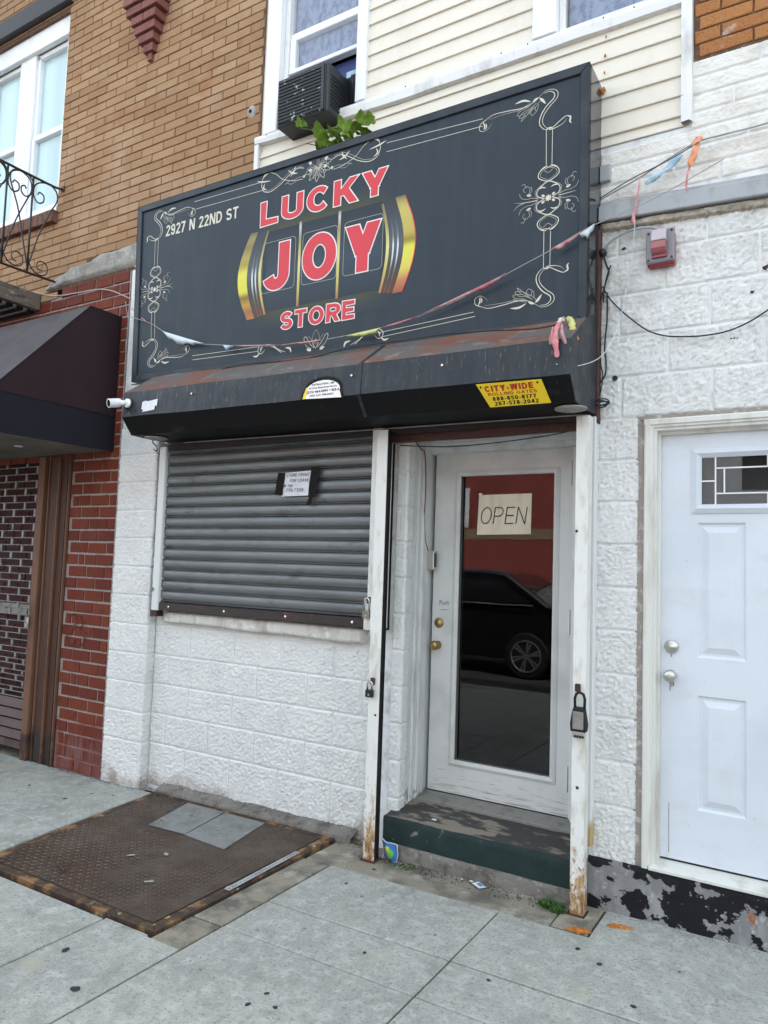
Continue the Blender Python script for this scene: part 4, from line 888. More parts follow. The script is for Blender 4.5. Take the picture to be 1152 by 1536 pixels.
MB().box(-2.063, -2.0585, .20, .208, 1.18, 1.28).build("strike_plate", 'alum', DR)
# slot in the jamb
MB().box(-2.053, -2.0505, .25, .275, 1.15, 1.25).build("strike_plate", 'alum', DR, bevel=.001)
# door leaf: stiles/rails around the glass
D0 = MB(); x0, x1, z0, z1 = -2.032, -1.192, .262, 2.232; gx0, gx1, gz0, gz1 = -1.868, -1.297, .450, 2.100
D0.box(x0, gx0, .35, .394, z0, z1).box(gx1, x1, .35, .394, z0, z1).box(gx0, gx1, .35, .394, z0, gz0).box(gx0, gx1, .35, .394, gz1, z1)
DLEAF = D0.build("door", 'door', DR)
def ring(x0, x1, z0, z1, w, y0, y1, name, m, par, bev=.002):
    mb = MB(); vs = [(x0, y0, z0), (x1, y0, z0), (x1, y0, z1), (x0, y0, z1)]; i_ = [(x0+w, y1, z0+w), (x1-w, y1, z0+w), (x1-w, y1, z1-w), (x0+w, y1, z1-w)]
    v3 = [(v[0], .352 if y0 > .2 else y0+.01, v[2]) for v in vs]
    mb.add(vs+i_+v3, [(0, 1, 5, 4), (1, 2, 6, 5), (2, 3, 7, 6), (3, 0, 4, 7), (0, 8, 9, 1), (1, 9, 10, 2), (2, 10, 11, 3), (3, 11, 8, 0)])
    return fixnormals(mb.build(name, m, par))
ring(gx0-.032, gx1+.032, gz0-.032, gz1+.032, .016, .346, .338, "glass_moulding", 'door', DLEAF)
ring(gx0-.016, gx1+.016, gz0-.016, gz1+.016, .018, .338, .352, "glass_moulding", 'door', DLEAF)
MB().box(gx0, gx1, .362, .366, gz0, gz1).build("glass_pane", 'doorglass', DLEAF)
ki = [(.020, 0), (.024, .004), (.024, .008), (.012, .012), (.011, .028), (.020, .034), (.027, .046), (.027, .056), (.020, .066), (.006, .068)]
MB().lathe((-1.988, .35, 1.098), (0, -1, 0), ki).build("knob", 'brass', DLEAF, smooth=True)
MB().lathe((-1.985, .35, 1.228), (0, -1, 0), [(.029, 0), (.029, .006), (.024, .012), (.011, .013), (.009, .018)]).build("deadbolt", 'brass', DLEAF, smooth=True)
for z in (2.09, 1.285, .463): MB().box(-1.205, -1.187, .338, .352, z-.062, z+.062).build("hinge", 'trimwhite', DLEAF, bevel=.003); MB().cyl((-1.190, .336, z-.066), (0, 0, 1), .0075, .132, 10).build("hinge_pin", 'alum', DLEAF)
# room behind the door
rmx = MB(); rmx.add([(-2.1, .42, .24), (-1.0, .42, .24), (-1.0, 3.2, .24), (-2.1, 3.2, .24)], [(0, 1, 2, 3)]); rmx.build("inner_floor", 'floor_in', DR)
rmx = MB(); rmx.add([(-2.1, 3.2, .24), (-1.0, 3.2, .24), (-1.0, 3.2, 2.6), (-2.1, 3.2, 2.6)], [(0, 1, 2, 3)]); rmx.add([(-2.1, .4, .24), (-2.1, 3.2, .24), (-2.1, 3.2, 2.6), (-2.1, .4, 2.6)], [(0, 1, 2, 3)]); rmx.add([(-1.0, .4, .24), (-1.0, 3.2, .24), (-1.0, 3.2, 2.6), (-1.0, .4, 2.6)], [(0, 1, 2, 3)]); rmx.add([(-2.1, .4, 2.4), (-1.0, .4, 2.4), (-1.0, 3.2, 2.4), (-2.1, 3.2, 2.4)], [(0, 1, 2, 3)]); rmx.build("inner_walls", 'dark_in', DR)

# right: white panelled door with leaded fanlight, brickmould, black kerb
RD = empty("panel_doorway", (-.23, .05, .2)); RD.name = "side_door_frame"; place(RD, (-.23, .05, .2), SB)
def mould(prof, x_or_z, horizontal=False): pass
# casing profile (x,y): outer flat, step, inner bead
cp = [(-.745, .03), (-.745, -.012), (-.738, -.018), (-.718, -.018), (-.713, -.010), (-.705, -.010), (-.703, .0), (-.690, .0), (-.688, .035), (-.678, .038), (-.678, .09), (-.745, .09)]
fixnormals(MB().prism_z(cp, .232, 2.282).build("casing", 'casing', RD))
fixnormals(MB().prism_z([(-(x)-.455, y) for x, y in cp], .232, 2.282).build("casing", 'casing', RD))
ch = [(y, z) for (z, y) in [(2.285, .03), (2.285, -.0125), (2.278, -.0185), (2.258, -.0185), (2.253, -.0105), (2.245, -.0105), (2.243, -.0005), (2.230, -.0005), (2.228, .0345), (2.214, .038), (2.214, .09), (2.285, .09)]]
fixnormals(MB().prism_x(ch, -.7455, .291).build("casing", 'casing', RD))
MB().box(-.785, -.742, .004, .05, .225, 2.305).build("caulk", 'gap', RD); MB().box(-.76, 1.6, -.006, .05, 2.284, 2.303).build("caulk", 'gap', RD)
dl = MB(); DX0, DX1, DZ0, DZ1 = -.680, .225, .275, 2.214
# door face with openings for fanlight and pressed panels
PX = [(-.521, -.320), (-.140, .065)]
def panel_door():
    holes = [(-.515, .075, 1.872, 2.112)] + [(a, b, z0, z1) for (a, b) in PX for (z0, z1) in ((1.185, 1.80), (.508, 1.015))]
    xs_ = sorted({DX0, DX1} | {h[0] for h in holes} | {h[1] for h in holes}); zs2 = sorted({DZ0, DZ1} | {h[2] for h in holes} | {h[3] for h in holes})
    mb = MB()
    for xa, xb in zip(xs_[:-1], xs_[1:]):
        for za, zb in zip(zs2[:-1], zs2[1:]):
            cx, cz = (xa+xb)/2, (za+zb)/2
            if any(h[0] < cx < h[1] and h[2] < cz < h[3] for h in holes): continue
            mb.add([(xa, .06, za), (xb, .06, za), (xb, .06, zb), (xa, .06, zb)], [(0, 1, 2, 3)])
    for (a, b, c, d) in holes[1:]:
        rings = [(0, .06), (.010, .0695), (.020, .0695), (.048, .0585)]
        vs = []
        for (o, y) in rings: vs += [(a+o, y, c+o), (b-o, y, c+o), (b-o, y, d-o), (a+o, y, d-o)]
        fs = []
        for r in range(3):
            for i in range(4): j = (i+1) % 4; fs.append((r*4+i, r*4+j, r*4+4+j, r*4+4+i))
        fs.append((12, 13, 14, 15)); mb.add(vs, fs)
    return mb
PD = panel_door().build("panel_door", 'door_white', RD)
MB().box(-.700, .245, .065, .11, .262, .275).build("door_sweep", 'black', RD)
ring(-.545, .105, 1.842, 2.142, .022, .055, .043, "fanlight_moulding", 'door_white', PD); ring(-.523, .083, 1.864, 2.120, .020, .043, .060, "fanlight_moulding", 'door_white', PD)
MB().box(-.52, .08, .066, .069, 1.868, 2.116).build("fanlight_pane", 'winglass', PD)
MB().box(-.52, .08, .13, .135, 1.868, 2.116).build("fanlight_backing", mat("dim_hall", (.035, .033, .032), .8, .2), PD)
LZ0, LZ1, LX0, LX1 = 1.875, 2.108, -.505, .065
cm_ = MB()
def came(x0, x1, z0, z1): MB().box(x0-.003 if x0 == x1 else x0, x1+.003 if x0 == x1 else x1, .0585, .065, z0-.003 if z0 == z1 else z0, z1+.003 if z0 == z1 else z1).build("lead_came", 'vinyl', PD)
h = LZ1-LZ0
came(-.445, -.445, LZ0, LZ1); came(.005, .005, LZ0, LZ1); came(LX0, -.445, LZ0+.5*h, LZ0+.5*h); came(.005, LX1, LZ0+.5*h, LZ0+.5*h)
came(-.445, .005, LZ0+.25*h, LZ0+.25*h); came(-.445, .005, LZ0+.75*h, LZ0+.75*h); came(-.408, -.408, LZ0+.25*h, LZ0+.75*h); came(-.032, -.032, LZ0+.25*h, LZ0+.75*h)
for (x, z, l) in ((-.637, 1.068, .045), (-.629, 1.072, .03), (-.622, 1.066, .02), (-.632, 1.19, .012), (-.640, .52, .22)):
    MB().box(x-.0014, x+.0014, .0585, .0605, z-l, z).build("rust_drip", 'rust_trim' if l < .1 else 'gap', PD)
came(-.232, -.232, LZ0, LZ0+.25*h); came(-.232, -.232, LZ0+.75*h, LZ1)
MB().lathe((-.631, .06, 1.096), (0, -1, 0), ki).build("knob", 'silver', PD, smooth=True)
MB().lathe((-.631, .06, 1.225), (0, -1, 0), [(.031, 0), (.031, .008), (.026, .014), (.012, .015), (.010, .020)]).build("deadbolt", 'silver', PD, smooth=True)
fixnormals(MB().prism_x([(-.028, .232), (-.028, .246), (.10, .272), (.10, .232)], -.712, .26).build("threshold", 'casing', RD, bevel=.002))
roughfront(-.985, 1.6, -.02, .232, -.012, .006, 'curb', "kerb_wall", SB, nx=150, nz=16)
MB().box(-.985, 1.6, -.008, .10, -.02, .222).build("kerb_core", 'curb', SB)

bb = MB(); bb.box(-3.28, 9, .42, 9, 2.75, 8.2).box(-3.28, 9, 3.4, 9, -.2, 2.75).box(-.53, 9, .30, .42, 3.3, 8.2).box(1.6, 9, .02, .42, -.2, 8.2).build("shadow_body", 'mortar_dark', SB)  # unseen volume added to cast the row's shade and block light leaks
bb = MB(); bb.box(-18, -3.285, .42, 9, 2.75, 8.2).box(-18, -3.285, 3.4, 9, -.2, 2.75).box(-18, -3.285, .31, .42, 6.9, 8.2).box(-18, -9, .02, .42, -.2, 8.2).build("shadow_body", 'mortar_dark', BH)  # same added shadow volume behind the brick house
MB().box(-18, 9, -.25, .6, 8.2, 8.5).build("roof_shade_slab", 'trimwhite', SB)  # unseen slab added on top so sunlight cannot leak behind the fronts
# ================================================================== GATE HOOD + SHUTTER
HO = empty("gate_hood", (-2.45, -.2, 2.32), "long black roll-up gate housing running below the shop sign", "gate housing")
def zo(x): return -.013*(x+2.45)
prf = [(.0, 2.86), (-.20, 2.775), (-.44, 2.605), (-.452, 2.44), (-.37, 2.336), (-.20, 2.332), (-.05, 2.338)]
def hoodsec(x0, x1, i0, i1, name, m, y=0, nseg=1):
    mb = MB(); n = nseg
    for k_ in range(n):
        xa = x0+(x1-x0)*k_/n; xb = x0+(x1-x0)*(k_+1)/n
        w = lambda x, i: .003*noise.noise(Vector((x*2.3, i*5, 0)))
        vs = []
        for x in (xa, xb):
            for i in range(i0, i1+1): yy, z = prf[i]; vs.append((x, yy+y+w(x, i), z+zo(x)+w(x, i+9)))
        c = i1-i0+1
        mb.add(vs, [(i, i+1, i+1+c, i+c) for i in range(c-1)])
    return fixnormals(mb.build(name, m, HO))
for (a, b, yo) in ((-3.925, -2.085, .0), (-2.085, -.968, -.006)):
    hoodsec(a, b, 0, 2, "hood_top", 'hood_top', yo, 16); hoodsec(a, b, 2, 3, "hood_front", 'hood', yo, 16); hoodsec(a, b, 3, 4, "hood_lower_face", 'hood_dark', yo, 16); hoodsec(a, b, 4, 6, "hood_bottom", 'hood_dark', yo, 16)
for x, t in ((-3.9255, 1), (-.9675, 1)):
    n = len(prf); fixnormals(MB().prism_x([(y+(0 if x < -2 else -.006), z) for y, z in prf], x-.002, x+.002, zo(x), zo(x)).build("end_plate", 'hood', HO))
# seam strip between both hood sections
sv = []
for i in range(5):
    yy, z = prf[i]; sv += [(-2.092, yy-.009, z+zo(-2.08)), (-2.068, yy-.0095, z+zo(-2.08))]
MB().add(sv, [(2*i, 2*i+1, 2*i+3, 2*i+2) for i in range(4)]).build("seam_strip", 'hood', HO)
MB().box(-3.90, -.985, -.075, -.066, 2.29, 2.338).build("hood_lip", 'steel_dark', HO)
MB().tube([(-3.72, -.10, 2.338), (-3.0, -.10, 2.330), (-2.2, -.10, 2.322), (-.99, -.10, 2.312)], .004).build("edge_rod", 'alum', HO)
MB().box(-.995, -.955, -.045, .02, 2.28, 3.25).build("side_flange", 'rust_trim', HO, bevel=.003)
for (x, y, z, lab) in ((-1.02, -.27, 2.31, 0), (-3.79, -.28, 2.345, 1)):
    m = MB(); m.lathe((x, y, z), (0, 0, -1), [(.075, 0), (.073, .006), (.05, .012), (.0, .014)], 24); m.build("cover_disc", 'concrete_rough', HO, smooth=True)
for x in (-2.13, -3.3, -1.6): MB().cyl((x, -.450, 2.545+zo(x)), (0, -1, 0), .006, .006, 8).build("bolt", 'silver', HO)

SH = empty("roll_down_shutter", (-3.1, 0, 1.2), "closed grey metal roll-down shutter over the shop window", "shutter")
nsl = 15; sh = (2.345-1.255)/nsl
slm = None
for i in range(nsl+1):
    z0 = 1.255+sh*i
    P = [(.018, z0), (.018, z0+.0045), (-.001, z0+.005), (-.006, z0+.0058), (-.0075, z0+.008), (-.006, z0+.0102), (-.001, z0+.011), (.018, z0+.0115), (.018, z0+.0165), (-.002, z0+.017)]
    for t in range(11):
        a = t/10; P.append((-.003 - .0075*sin(pi*a)**.6, z0+.0172+(sh-.0180)*a))
    P += [(-.001, z0+sh-.0004), (.018, z0+sh-.0002), (.022, z0+sh-.0002), (.022, z0)]
    if slm is None:
        o = fixnormals(MB().prism_x(P, -3.985, -2.235).build("slat", 'slat', SH)); slm = o; z_first = wpos(o).z
    else:
        c = slm.copy(); COL.objects.link(c); c.parent = None; place(c, (wpos(slm).x, wpos(slm).y+random.uniform(-.0012, .0012), z_first+sh*i), SH)
    if i < nsl:
        for x in (-3.966, -2.238):
            MB().box(x-.008, x+.008, -.0125, -.004, z0-.003, z0+.006).build("end_clip", 'chrome' if random.random() < .6 else 'alum', SH)
MB().box(-3.985, -2.225, -.022, .006, 1.195, 1.252).build("bottom_bar", 'slat_bar', SH, bevel=.004)
for x in (-3.867, -3.355, -2.847, -2.356): MB().lathe((x, -.021, 1.222), (0, -1, 0), [(.010, 0), (.009, .004), (.0, .006)], 10).build("bolt", 'chrome', SH)
fixnormals(MB().prism_z([(-4.032, .04), (-4.032, -.028), (-4.024, -.036), (-3.974, -.036), (-3.966, -.028), (-3.966, .04)], 1.195, 2.335).build("guide", 'postback', SH, bevel=.003))
MB().box(-2.212, -2.150, -.100, .03, 1.20, 2.33).build("guide", 'post', SH, bevel=.004)
MB().cyl((-4.02, -.037, 1.34), (0, -1, 0), .014, .012, 8).build("lock_stub", 'alum', SH); MB().box(-4.06, -4.0, -.01, .05, 1.15, 1.195).build("guide_foot", 'rust_trim', SH)
MB().box(-3.985, -2.15, .03, .05, 1.19, 2.4).build("backing", 'dark_in', SH)

# gate posts (steel channels)
def channel(x0, x1, y0, y1, zb, zt, open_right, name, label):
    E_ = empty(name, ((x0+x1)/2, (y0+y1)/2, zb), label, "gate post")
    t = .005
    MB().box(x0, x1, y0, y0+t, zb, zt).build("front_flange", 'post', E_, bevel=.0015)
    wx = (x0, x0+t) if open_right else (x1-t, x1)
    MB().box(wx[0], wx[1], y0+t, y1-t, zb, zt).build("web", 'steel_dark' if open_right else 'post', E_)  # open channel: inner faces coloured black for the shade of its depth
    MB().box(x0, x1, y1-t, y1, zb, zt).build("back_flange", 'steel_dark' if open_right else 'post', E_)
    bx = MB(); bx.box(x0-.012, x1+.008, y0-.012, y1+.01, zb-.004, zb+.004).build("foot_plate", 'rust_trim', E_)
    return E_
GPL = channel(-2.150, -2.080, -.150, -.100, gz(-2.1), 2.305, True, "gate_post", "white gate post left of the door, rusted at the foot, with small black padlock")
MB().box(-2.146, -2.084, -.144, -.106, gz(-2.1), 2.30).build("slot_shade_fill", 'black', GPL)  # black fill standing for the shaded depth of the open channel
GPR = channel(-1.032, -.970, -.140, -.080, gz(-1.0), 2.30, False, "gate_post", "white gate post right of the door, rusted at the foot, holding the key lockbox")
MB().box(-.993, -.962, -.055, .0, .285, 2.31).build("wall_trim", 'postback', SB, bevel=.003)
MB().box(-2.152, -2.147, -.152, -.1, 1.18, 1.40).build("hasp_plate", 'post', SH)
for (x, y, z) in ((-1.023, -.141, 1.747), (-1.003, -.141, .566), (-2.10, -.151, .75)): MB().cyl((x, y+.0005, z), (0, -1, 0), .007, .001, 10).build("bolt_hole", 'black', GPR if x > -2 else GPL)
# padlocks
def padlock(name, x, y, z, w, h, d, m, label, shr=.005, sh_h=.045):
    E_ = empty(name, (x, y, z), label, "padlock")
    MB().box(x-w/2, x+w/2, y-d/2, y+d/2, z, z+h).build("body", m, E_, bevel=.004, seg=2)
    r = w*.32; P = [(x-r, y, z+h-.003), (x-r, y, z+h+sh_h-r)] + [(x-r*cos(t), y, z+h+sh_h-r+r*sin(t)) for t in (.5, 1.05, 1.57, 2.1, 2.65)] + [(x+r, y, z+h+sh_h-r), (x+r, y, z+h-.003)]
    MB().tube(P, shr, 8).build("shackle", 'chrome', E_, smooth=True)
    MB().cyl((x, y-d/2, z+h*.35), (0, -1, 0), .006, .001, 10).build("keyhole", 'silver', E_)
    return E_
padlock("padlock", -2.128, -.172, .845, .046, .040, .020, 'black', "small black padlock hanging on the left gate post at knee height")
padlock("padlock", -2.195, -.125, 1.262, .048, .040, .022, 'alum', "grey weathered padlock at the lower right corner of the shutter", .005, .07)
for (x, y, z, p) in ((-2.118, -.155, .93, GPL), (-2.19, -.108, 1.36, GPL), (-1.005, -.145, 1.02, GPR)):
    MB().box(x-.012, x+.012, y-.012, y+.004, z-.018, z+.018).build("hasp_eye", 'rust_trim', p, bevel=.003)
MB().box(-2.222, -2.168, -.112, -.104, 1.195, 1.37).build("lock_plate", 'post', SH, bevel=.002)
# key lockbox on the right post
LB = empty("key_lockbox", (-.99, -.165, .80), "grey and black key lockbox hanging from the right gate post", "lockbox")
fixnormals(MB().prism_y([(-.037, .825), (.033, .825), (.037, .86), (.030, .90), (.024, .935), (-.026, .935), (-.034, .90), (-.040, .86)], -.185, -.143).build("case", 'rubber', LB, bevel=.006, seg=2))
LB.children[0].location.x += -.99
MB().box(-1.016, -.966, -.190, -.184, .838, .918).build("cover", 'alum', LB, bevel=.004)
MB().box(-1.018, -.964, -.184, -.150, .800, .830).build("dial_base", 'silver', LB, bevel=.003)
for i in range(4): MB().cyl((-1.008+.012*i, -.186, .806), (1, 0, 0), .006, .008, 8).build("dial_wheel", 'black', LB)
MB().tube([(-1.012, -.164, .93), (-1.013, -.164, .975), (-1.006, -.164, .995), (-.99, -.164, 1.003), (-.974, -.164, .995), (-.967, -.164, .975), (-.968, -.164, .93)], .0065, 8).build("shackle", 'rubber', LB, smooth=True)

# ================================================================== SIGN
SG = empty("shop_sign", (-2.58, -.11, 2.75), "long dark grey shop sign reading LUCKY JOY STORE with golden reels and scroll border", "shop sign")
C = [(-4.189, 4.042), (-.968, 4.016), (-.967, 2.721), (-4.148, 2.772)]   # tl tr br bl
SF = -.217
def frameq(o0, o1, y, name, m, d=.0):
    """ring between inset o0 and inset o1 of the sign outline"""
    def ins(o): return [(C[0][0]+o, C[0][1]-o), (C[1][0]-o, C[1][1]-o), (C[2][0]-o, C[2][1]+o), (C[3][0]+o, C[3][1]+o)]
    A, B_ = ins(o0), ins(o1)
    for i in range(4):
        j = (i+1) % 4
        q = [A[i], A[j], B_[j], B_[i]]
        vs = [(x, y, z) for x, z in q]+[(x, y+.03, z) for x, z in q]
        fixnormals(MB().add(vs, [(0, 1, 2, 3), (0, 1, 5, 4), (1, 2, 6, 5), (2, 3, 7, 6), (3, 0, 4, 7)]).build(name, m, SG, bevel=.003))
frameq(0, .045, SF, "frame", 'signframe')
ip = [(C[0][0]+.045, C[0][1]-.045), (C[1][0]-.045, C[1][1]-.045), (C[2][0]-.045, C[2][1]+.045), (C[3][0]+.045, C[3][1]+.045)]
PY = SF+.012
# printed face, slightly oil-canned sheet
pf = MB(); nx, nz = 48, 16; vs = []; fs = []
for i in range(nx+1):
    for j in range(nz+1):
        u, v = i/nx, j/nz
        x = (ip[3][0]*(1-u)+ip[2][0]*u)*(1-v)+(ip[0][0]*(1-u)+ip[1][0]*u)*v; z = (ip[3][1]*(1-u)+ip[2][1]*u)*(1-v)+(ip[0][1]*(1-u)+ip[1][1]*u)*v
        vs.append((x, PY, z))
for i in range(nx):
    for j in range(nz): a = i*(nz+1)+j; fs.append((a, a+nz+1, a+nz+2, a+1))
FACE = pf.add(vs, fs).build("face", 'signpanel', SG)
# side cheeks, top, bottom
MB().add([(C[1][0], SF, C[1][1]), (C[1][0], .0, C[1][1]), (C[2][0], .0, C[2][1]), (C[2][0], SF, C[2][1])], [(0, 1, 2, 3)]).build("side_panel", 'side_gloss', SG)
MB().add([(C[0][0], SF, C[0][1]), (C[0][0], .0, C[0][1]), (C[3][0], .0, C[3][1]), (C[3][0], SF, C[3][1])], [(0, 1, 2, 3)]).build("side_panel", 'signframe', SG)
MB().add([(C[0][0], SF, C[0][1]), (C[1][0], SF, C[1][1]), (C[1][0], 0, C[1][1]), (C[0][0], 0, C[0][1])], [(0, 1, 2, 3)]).build("top_panel", 'signframe', SG)
MB().add([(C[3][0], SF, C[3][1]), (C[2][0], SF, C[2][1]), (C[2][0], 0, C[2][1]), (C[3][0], 0, C[3][1])], [(0, 1, 2, 3)]).build("bottom_panel", 'signframe', SG)
lay = [0]
def nexty(base=.0012):
    lay[0] = (lay[0]+1) % 60; return PY - base - lay[0]*.00002
def ribbon(mb, pts, w, y=None, shape='flat'):
    """flat print stroke on the sign plane, pts (x,z)"""
    y = nexty() if y is None else y; P = [Vector((p[0], p[1])) for p in pts]; n = len(P); vs = []; fs = []
    for i, p in enumerate(P):
        a = P[max(i-1, 0)]; b = P[min(i+1, n-1)]; d = (b-a)
        if d.length < 1e-9: d = Vector((1, 0))
        d.normalize(); nn_ = Vector((-d.y, d.x)); t = i/(n-1)
        s_ = 1
        if 0 < i < n-1:
            d1 = (P[i]-P[i-1]).normalized(); d2 = (P[i+1]-P[i]).normalized(); c = max(.35, math.sqrt(max(0, (1+d1.dot(d2))/2))); s_ = 1/c
        ww = w/2*s_
        if shape == 'leaf': ww = w/2*sin(pi*min(.97, max(.03, t)))
        if shape == 'taper': ww = w/2*(1-t*.9)
        if shape == 'mid': ww = w/2*(.35+.65*sin(pi*t))
        vs += [(p.x+nn_.x*ww, y, p.y+nn_.y*ww), (p.x-nn_.x*ww, y, p.y-nn_.y*ww)]
        if i: k_ = 2*i; fs.append((k_-2, k_-1, k_+1, k_))
    mb.add(vs, fs)
def sp(pts, k=7): return [(v.x, v.y) for v in smoothpath([(p[0], p[1], 0) for p in pts], k)]
# ---- block letter font (unit cap height; strokes or horizontally cut diagonals)
def arc(cx, cy, rx, ry, a0, a1, n=12): return [(cx+rx*cos(radians(a0+(a1-a0)*i/n)), cy+ry*sin(radians(a0+(a1-a0)*i/n))) for i in range(n+1)]
def glyph(ch, w):
    """returns advance width, strokes; stroke = ('p',pts) | ('d',x0,y0,x1,y1,hw)"""
    h = w/2; G = []
    if ch == 'L': W_ = .62; G = [('p', [(h, 1), (h, h), (W_, h)])]
    elif ch == 'U': W_ = .72; G = [('p', [(h, 1), (h, .34)] + arc(W_/2, .34, W_/2-h, .34-h, 180, 360) + [(W_-h, 1)])]
    elif ch == 'C': W_ = .74; G = [('p', arc(.38, .5, .38-h, .5-h, 42, 318, 22))]
    elif ch == 'G': W_ = .78; G = [('p', arc(.39, .5, .39-h, .5-h, 42, 340, 22) + [(W_-h-.02, .46)]), ('p', [(.45, .46), (W_-.0, .46)])]
    elif ch == 'K': W_ = .74; G = [('p', [(h, 0), (h, 1)]), ('d', w*.8, .36, W_-w*.62, 1, w*1.25), ('d', W_-w*.60, 0, w*1.55, .62, w*1.22)]
    elif ch == 'Y': W_ = .74; G = [('p', [(W_/2, 0), (W_/2, .46)]), ('d', W_/2-.0, .36, w*.62, 1, w*1.2), ('d', W_/2, .36, W_-w*.62, 1, w*1.2)]
    elif ch == 'J': W_ = .58; G = [('p', [(W_-h, 1), (W_-h, .32)] + arc(W_/2, .32, W_/2-h, .32-h, 0, -168, 12))]
    elif ch == 'O': W_ = .80; G = [('p', arc(W_/2, .5, W_/2-h, .5-h, 90, 450, 32))]
    elif ch == '0': W_ = .56; G = [('p', arc(W_/2, .5, W_/2-h, .5-h, 90, 450, 26))]
    elif ch == 'S': W_ = .66; r = (1-w)/4; G = [('p', arc(W_/2, 1-h-r, W_/2-h, r, 25, 250, 14)[:-1] + arc(W_/2, h+r, W_/2-h, r, 70, -160, 14))]
    elif ch == 'T': W_ = .64; G = [('p', [(0, 1-h), (W_, 1-h)]), ('p', [(W_/2, 0), (W_/2, 1-h*.2)])]
    elif ch in 'RP':
        W_ = .70; r = (.5-h+h*.9)/2; cy = .46+r
        G = [('p', [(h, 0), (h, 1-h)] + arc(W_-.04-r-.02, 1-h-(1-h-.46)/2, r-.0, (1-h-.46)/2, 90, -90, 10) + [(w*1.02, .46)])]
        if ch == 'R': G += [('d', W_-w*.55, 0, W_*.52, .46, w*1.15)]
    elif ch == 'B': W_ = .68; G = [('p', [(h, 0), (h, 1)]), ('p', [(h, 1-h)]+arc(W_-.27, 1-h-(.5-h)/2, .23-h*.6, (.5-h)/2, 90, -90, 8)+[(h, .5)]), ('p', [(h, .5)]+arc(W_-.25, h+(.5-h)/2, .25-h, (.5-h)/2, 90, -90, 8)+[(h, h)])]
    elif ch == 'E': W_ = .62; G = [('p', [(W_, 1-h), (h, 1-h), (h, h), (W_, h)]), ('p', [(h, .5), (W_*.94, .5)])]
    elif ch == 'F': W_ = .58; G = [('p', [(W_, 1-h), (h, 1-h), (h, 0)]), ('p', [(h, .5), (W_*.9, .5)])]
    elif ch == 'N': W_ = .70; G = [('p', [(h, 0), (h, 1)]), ('p', [(W_-h, 0), (W_-h, 1)]), ('d', W_-w*.62, 0, w*.62, 1, w*1.2)]
    elif ch == 'D': W_ = .70; G = [('p', [(h, 0), (h, 1-h), (.32, 1-h)] + arc(.32, .5, W_-.32-h, .5-h, 80, -80, 12) + [(.32, h), (w*1.02, h)]), ('p', [(h*.9, h), (w*1.3, h)])]
    elif ch == 'I': W_ = w; G = [('p', [(h, 0), (h, 1)])]
    elif ch == 'A': W_ = .74; G = [('d', w*.55, 0, W_/2, 1, w*1.1), ('d', W_-w*.55, 0, W_/2, 1, w*1.1), ('p', [(W_*.25, .3), (W_*.75, .3)])]
    elif ch == 'W': W_ = .98; G = [('d', W_*.27, 0, w*.55, 1, w*1.05), ('d', W_*.27, 0, W_/2, 1, w*1.05), ('d', W_*.73, 0, W_/2, 1, w*1.05), ('d', W_*.73, 0, W_-w*.55, 1, w*1.05)]
    elif ch == '2': W_ = .56; G = [('p', arc(W_/2, .72-.0, W_/2-h, .28-h, 170, -20, 12) + [(h*1.1, h), (W_, h)])]
    elif ch == '9': W_ = .56; G = [('p', arc(W_/2, .68, W_/2-h, .32-h, 0, 360, 18)), ('p', [(W_-h, .68), (W_-h, .45)] + arc(W_/2, .34, W_/2-h, .34-h, 5, -165, 10))]
    elif ch == '6': W_ = .56; G = [('p', arc(W_/2, .32, W_/2-h, .32-h, 0, 360, 18)), ('p', [(h, .32), (h, .55)] + arc(W_/2, .66, W_/2-h, .34-h, 185, 15, 10))]
    elif ch == '8': W_ = .56; G = [('p', arc(W_/2, .74, W_/2-h*1.15, .26-h, 0, 360, 16)), ('p', arc(W_/2, .28, W_/2-h, .28-h, 0, 360, 16))]
    elif ch == '7': W_ = .56; G = [('p', [(0, 1-h), (W_-.01, 1-h)]), ('d', .14+h*.4, 0, W_-w*.6, 1-h, w*1.15)]
    elif ch == '5': W_ = .56; G = [('p', [(W_-.03, 1-h), (h*1.6, 1-h), (h*1.2, .55)]), ('p', [(h*1.2, .55)]+arc(W_/2, .32, W_/2-h, .32-h, 120, -155, 14))]
    elif ch == '4': W_ = .58; G = [('p', [(W_-.17, 0), (W_-.17, 1)]), ('p', [(0, .26), (W_, .26)]), ('d', w*.55, .26, W_-.20, 1, w*1.1)]
    elif ch == '1': W_ = .40; G = [('p', [(.26, 0), (.26, 1)]), ('d', .05, .72, .22, 1, w*.9)]
    elif ch == '3': W_ = .56; G = [('p', arc(W_/2, .74, W_/2-h*1.1, .26-h, 160, -80, 10)), ('p', arc(W_/2, .28, W_/2-h, .28-h, 80, -160, 10))]
    elif ch == '-': W_ = .34; G = [('p', [(.03, .38), (.31, .38)])]
    elif ch == '.': W_ = w; G = [('p', [(h, 0), (h, w)])]
    else: W_ = .30
    return W_, G
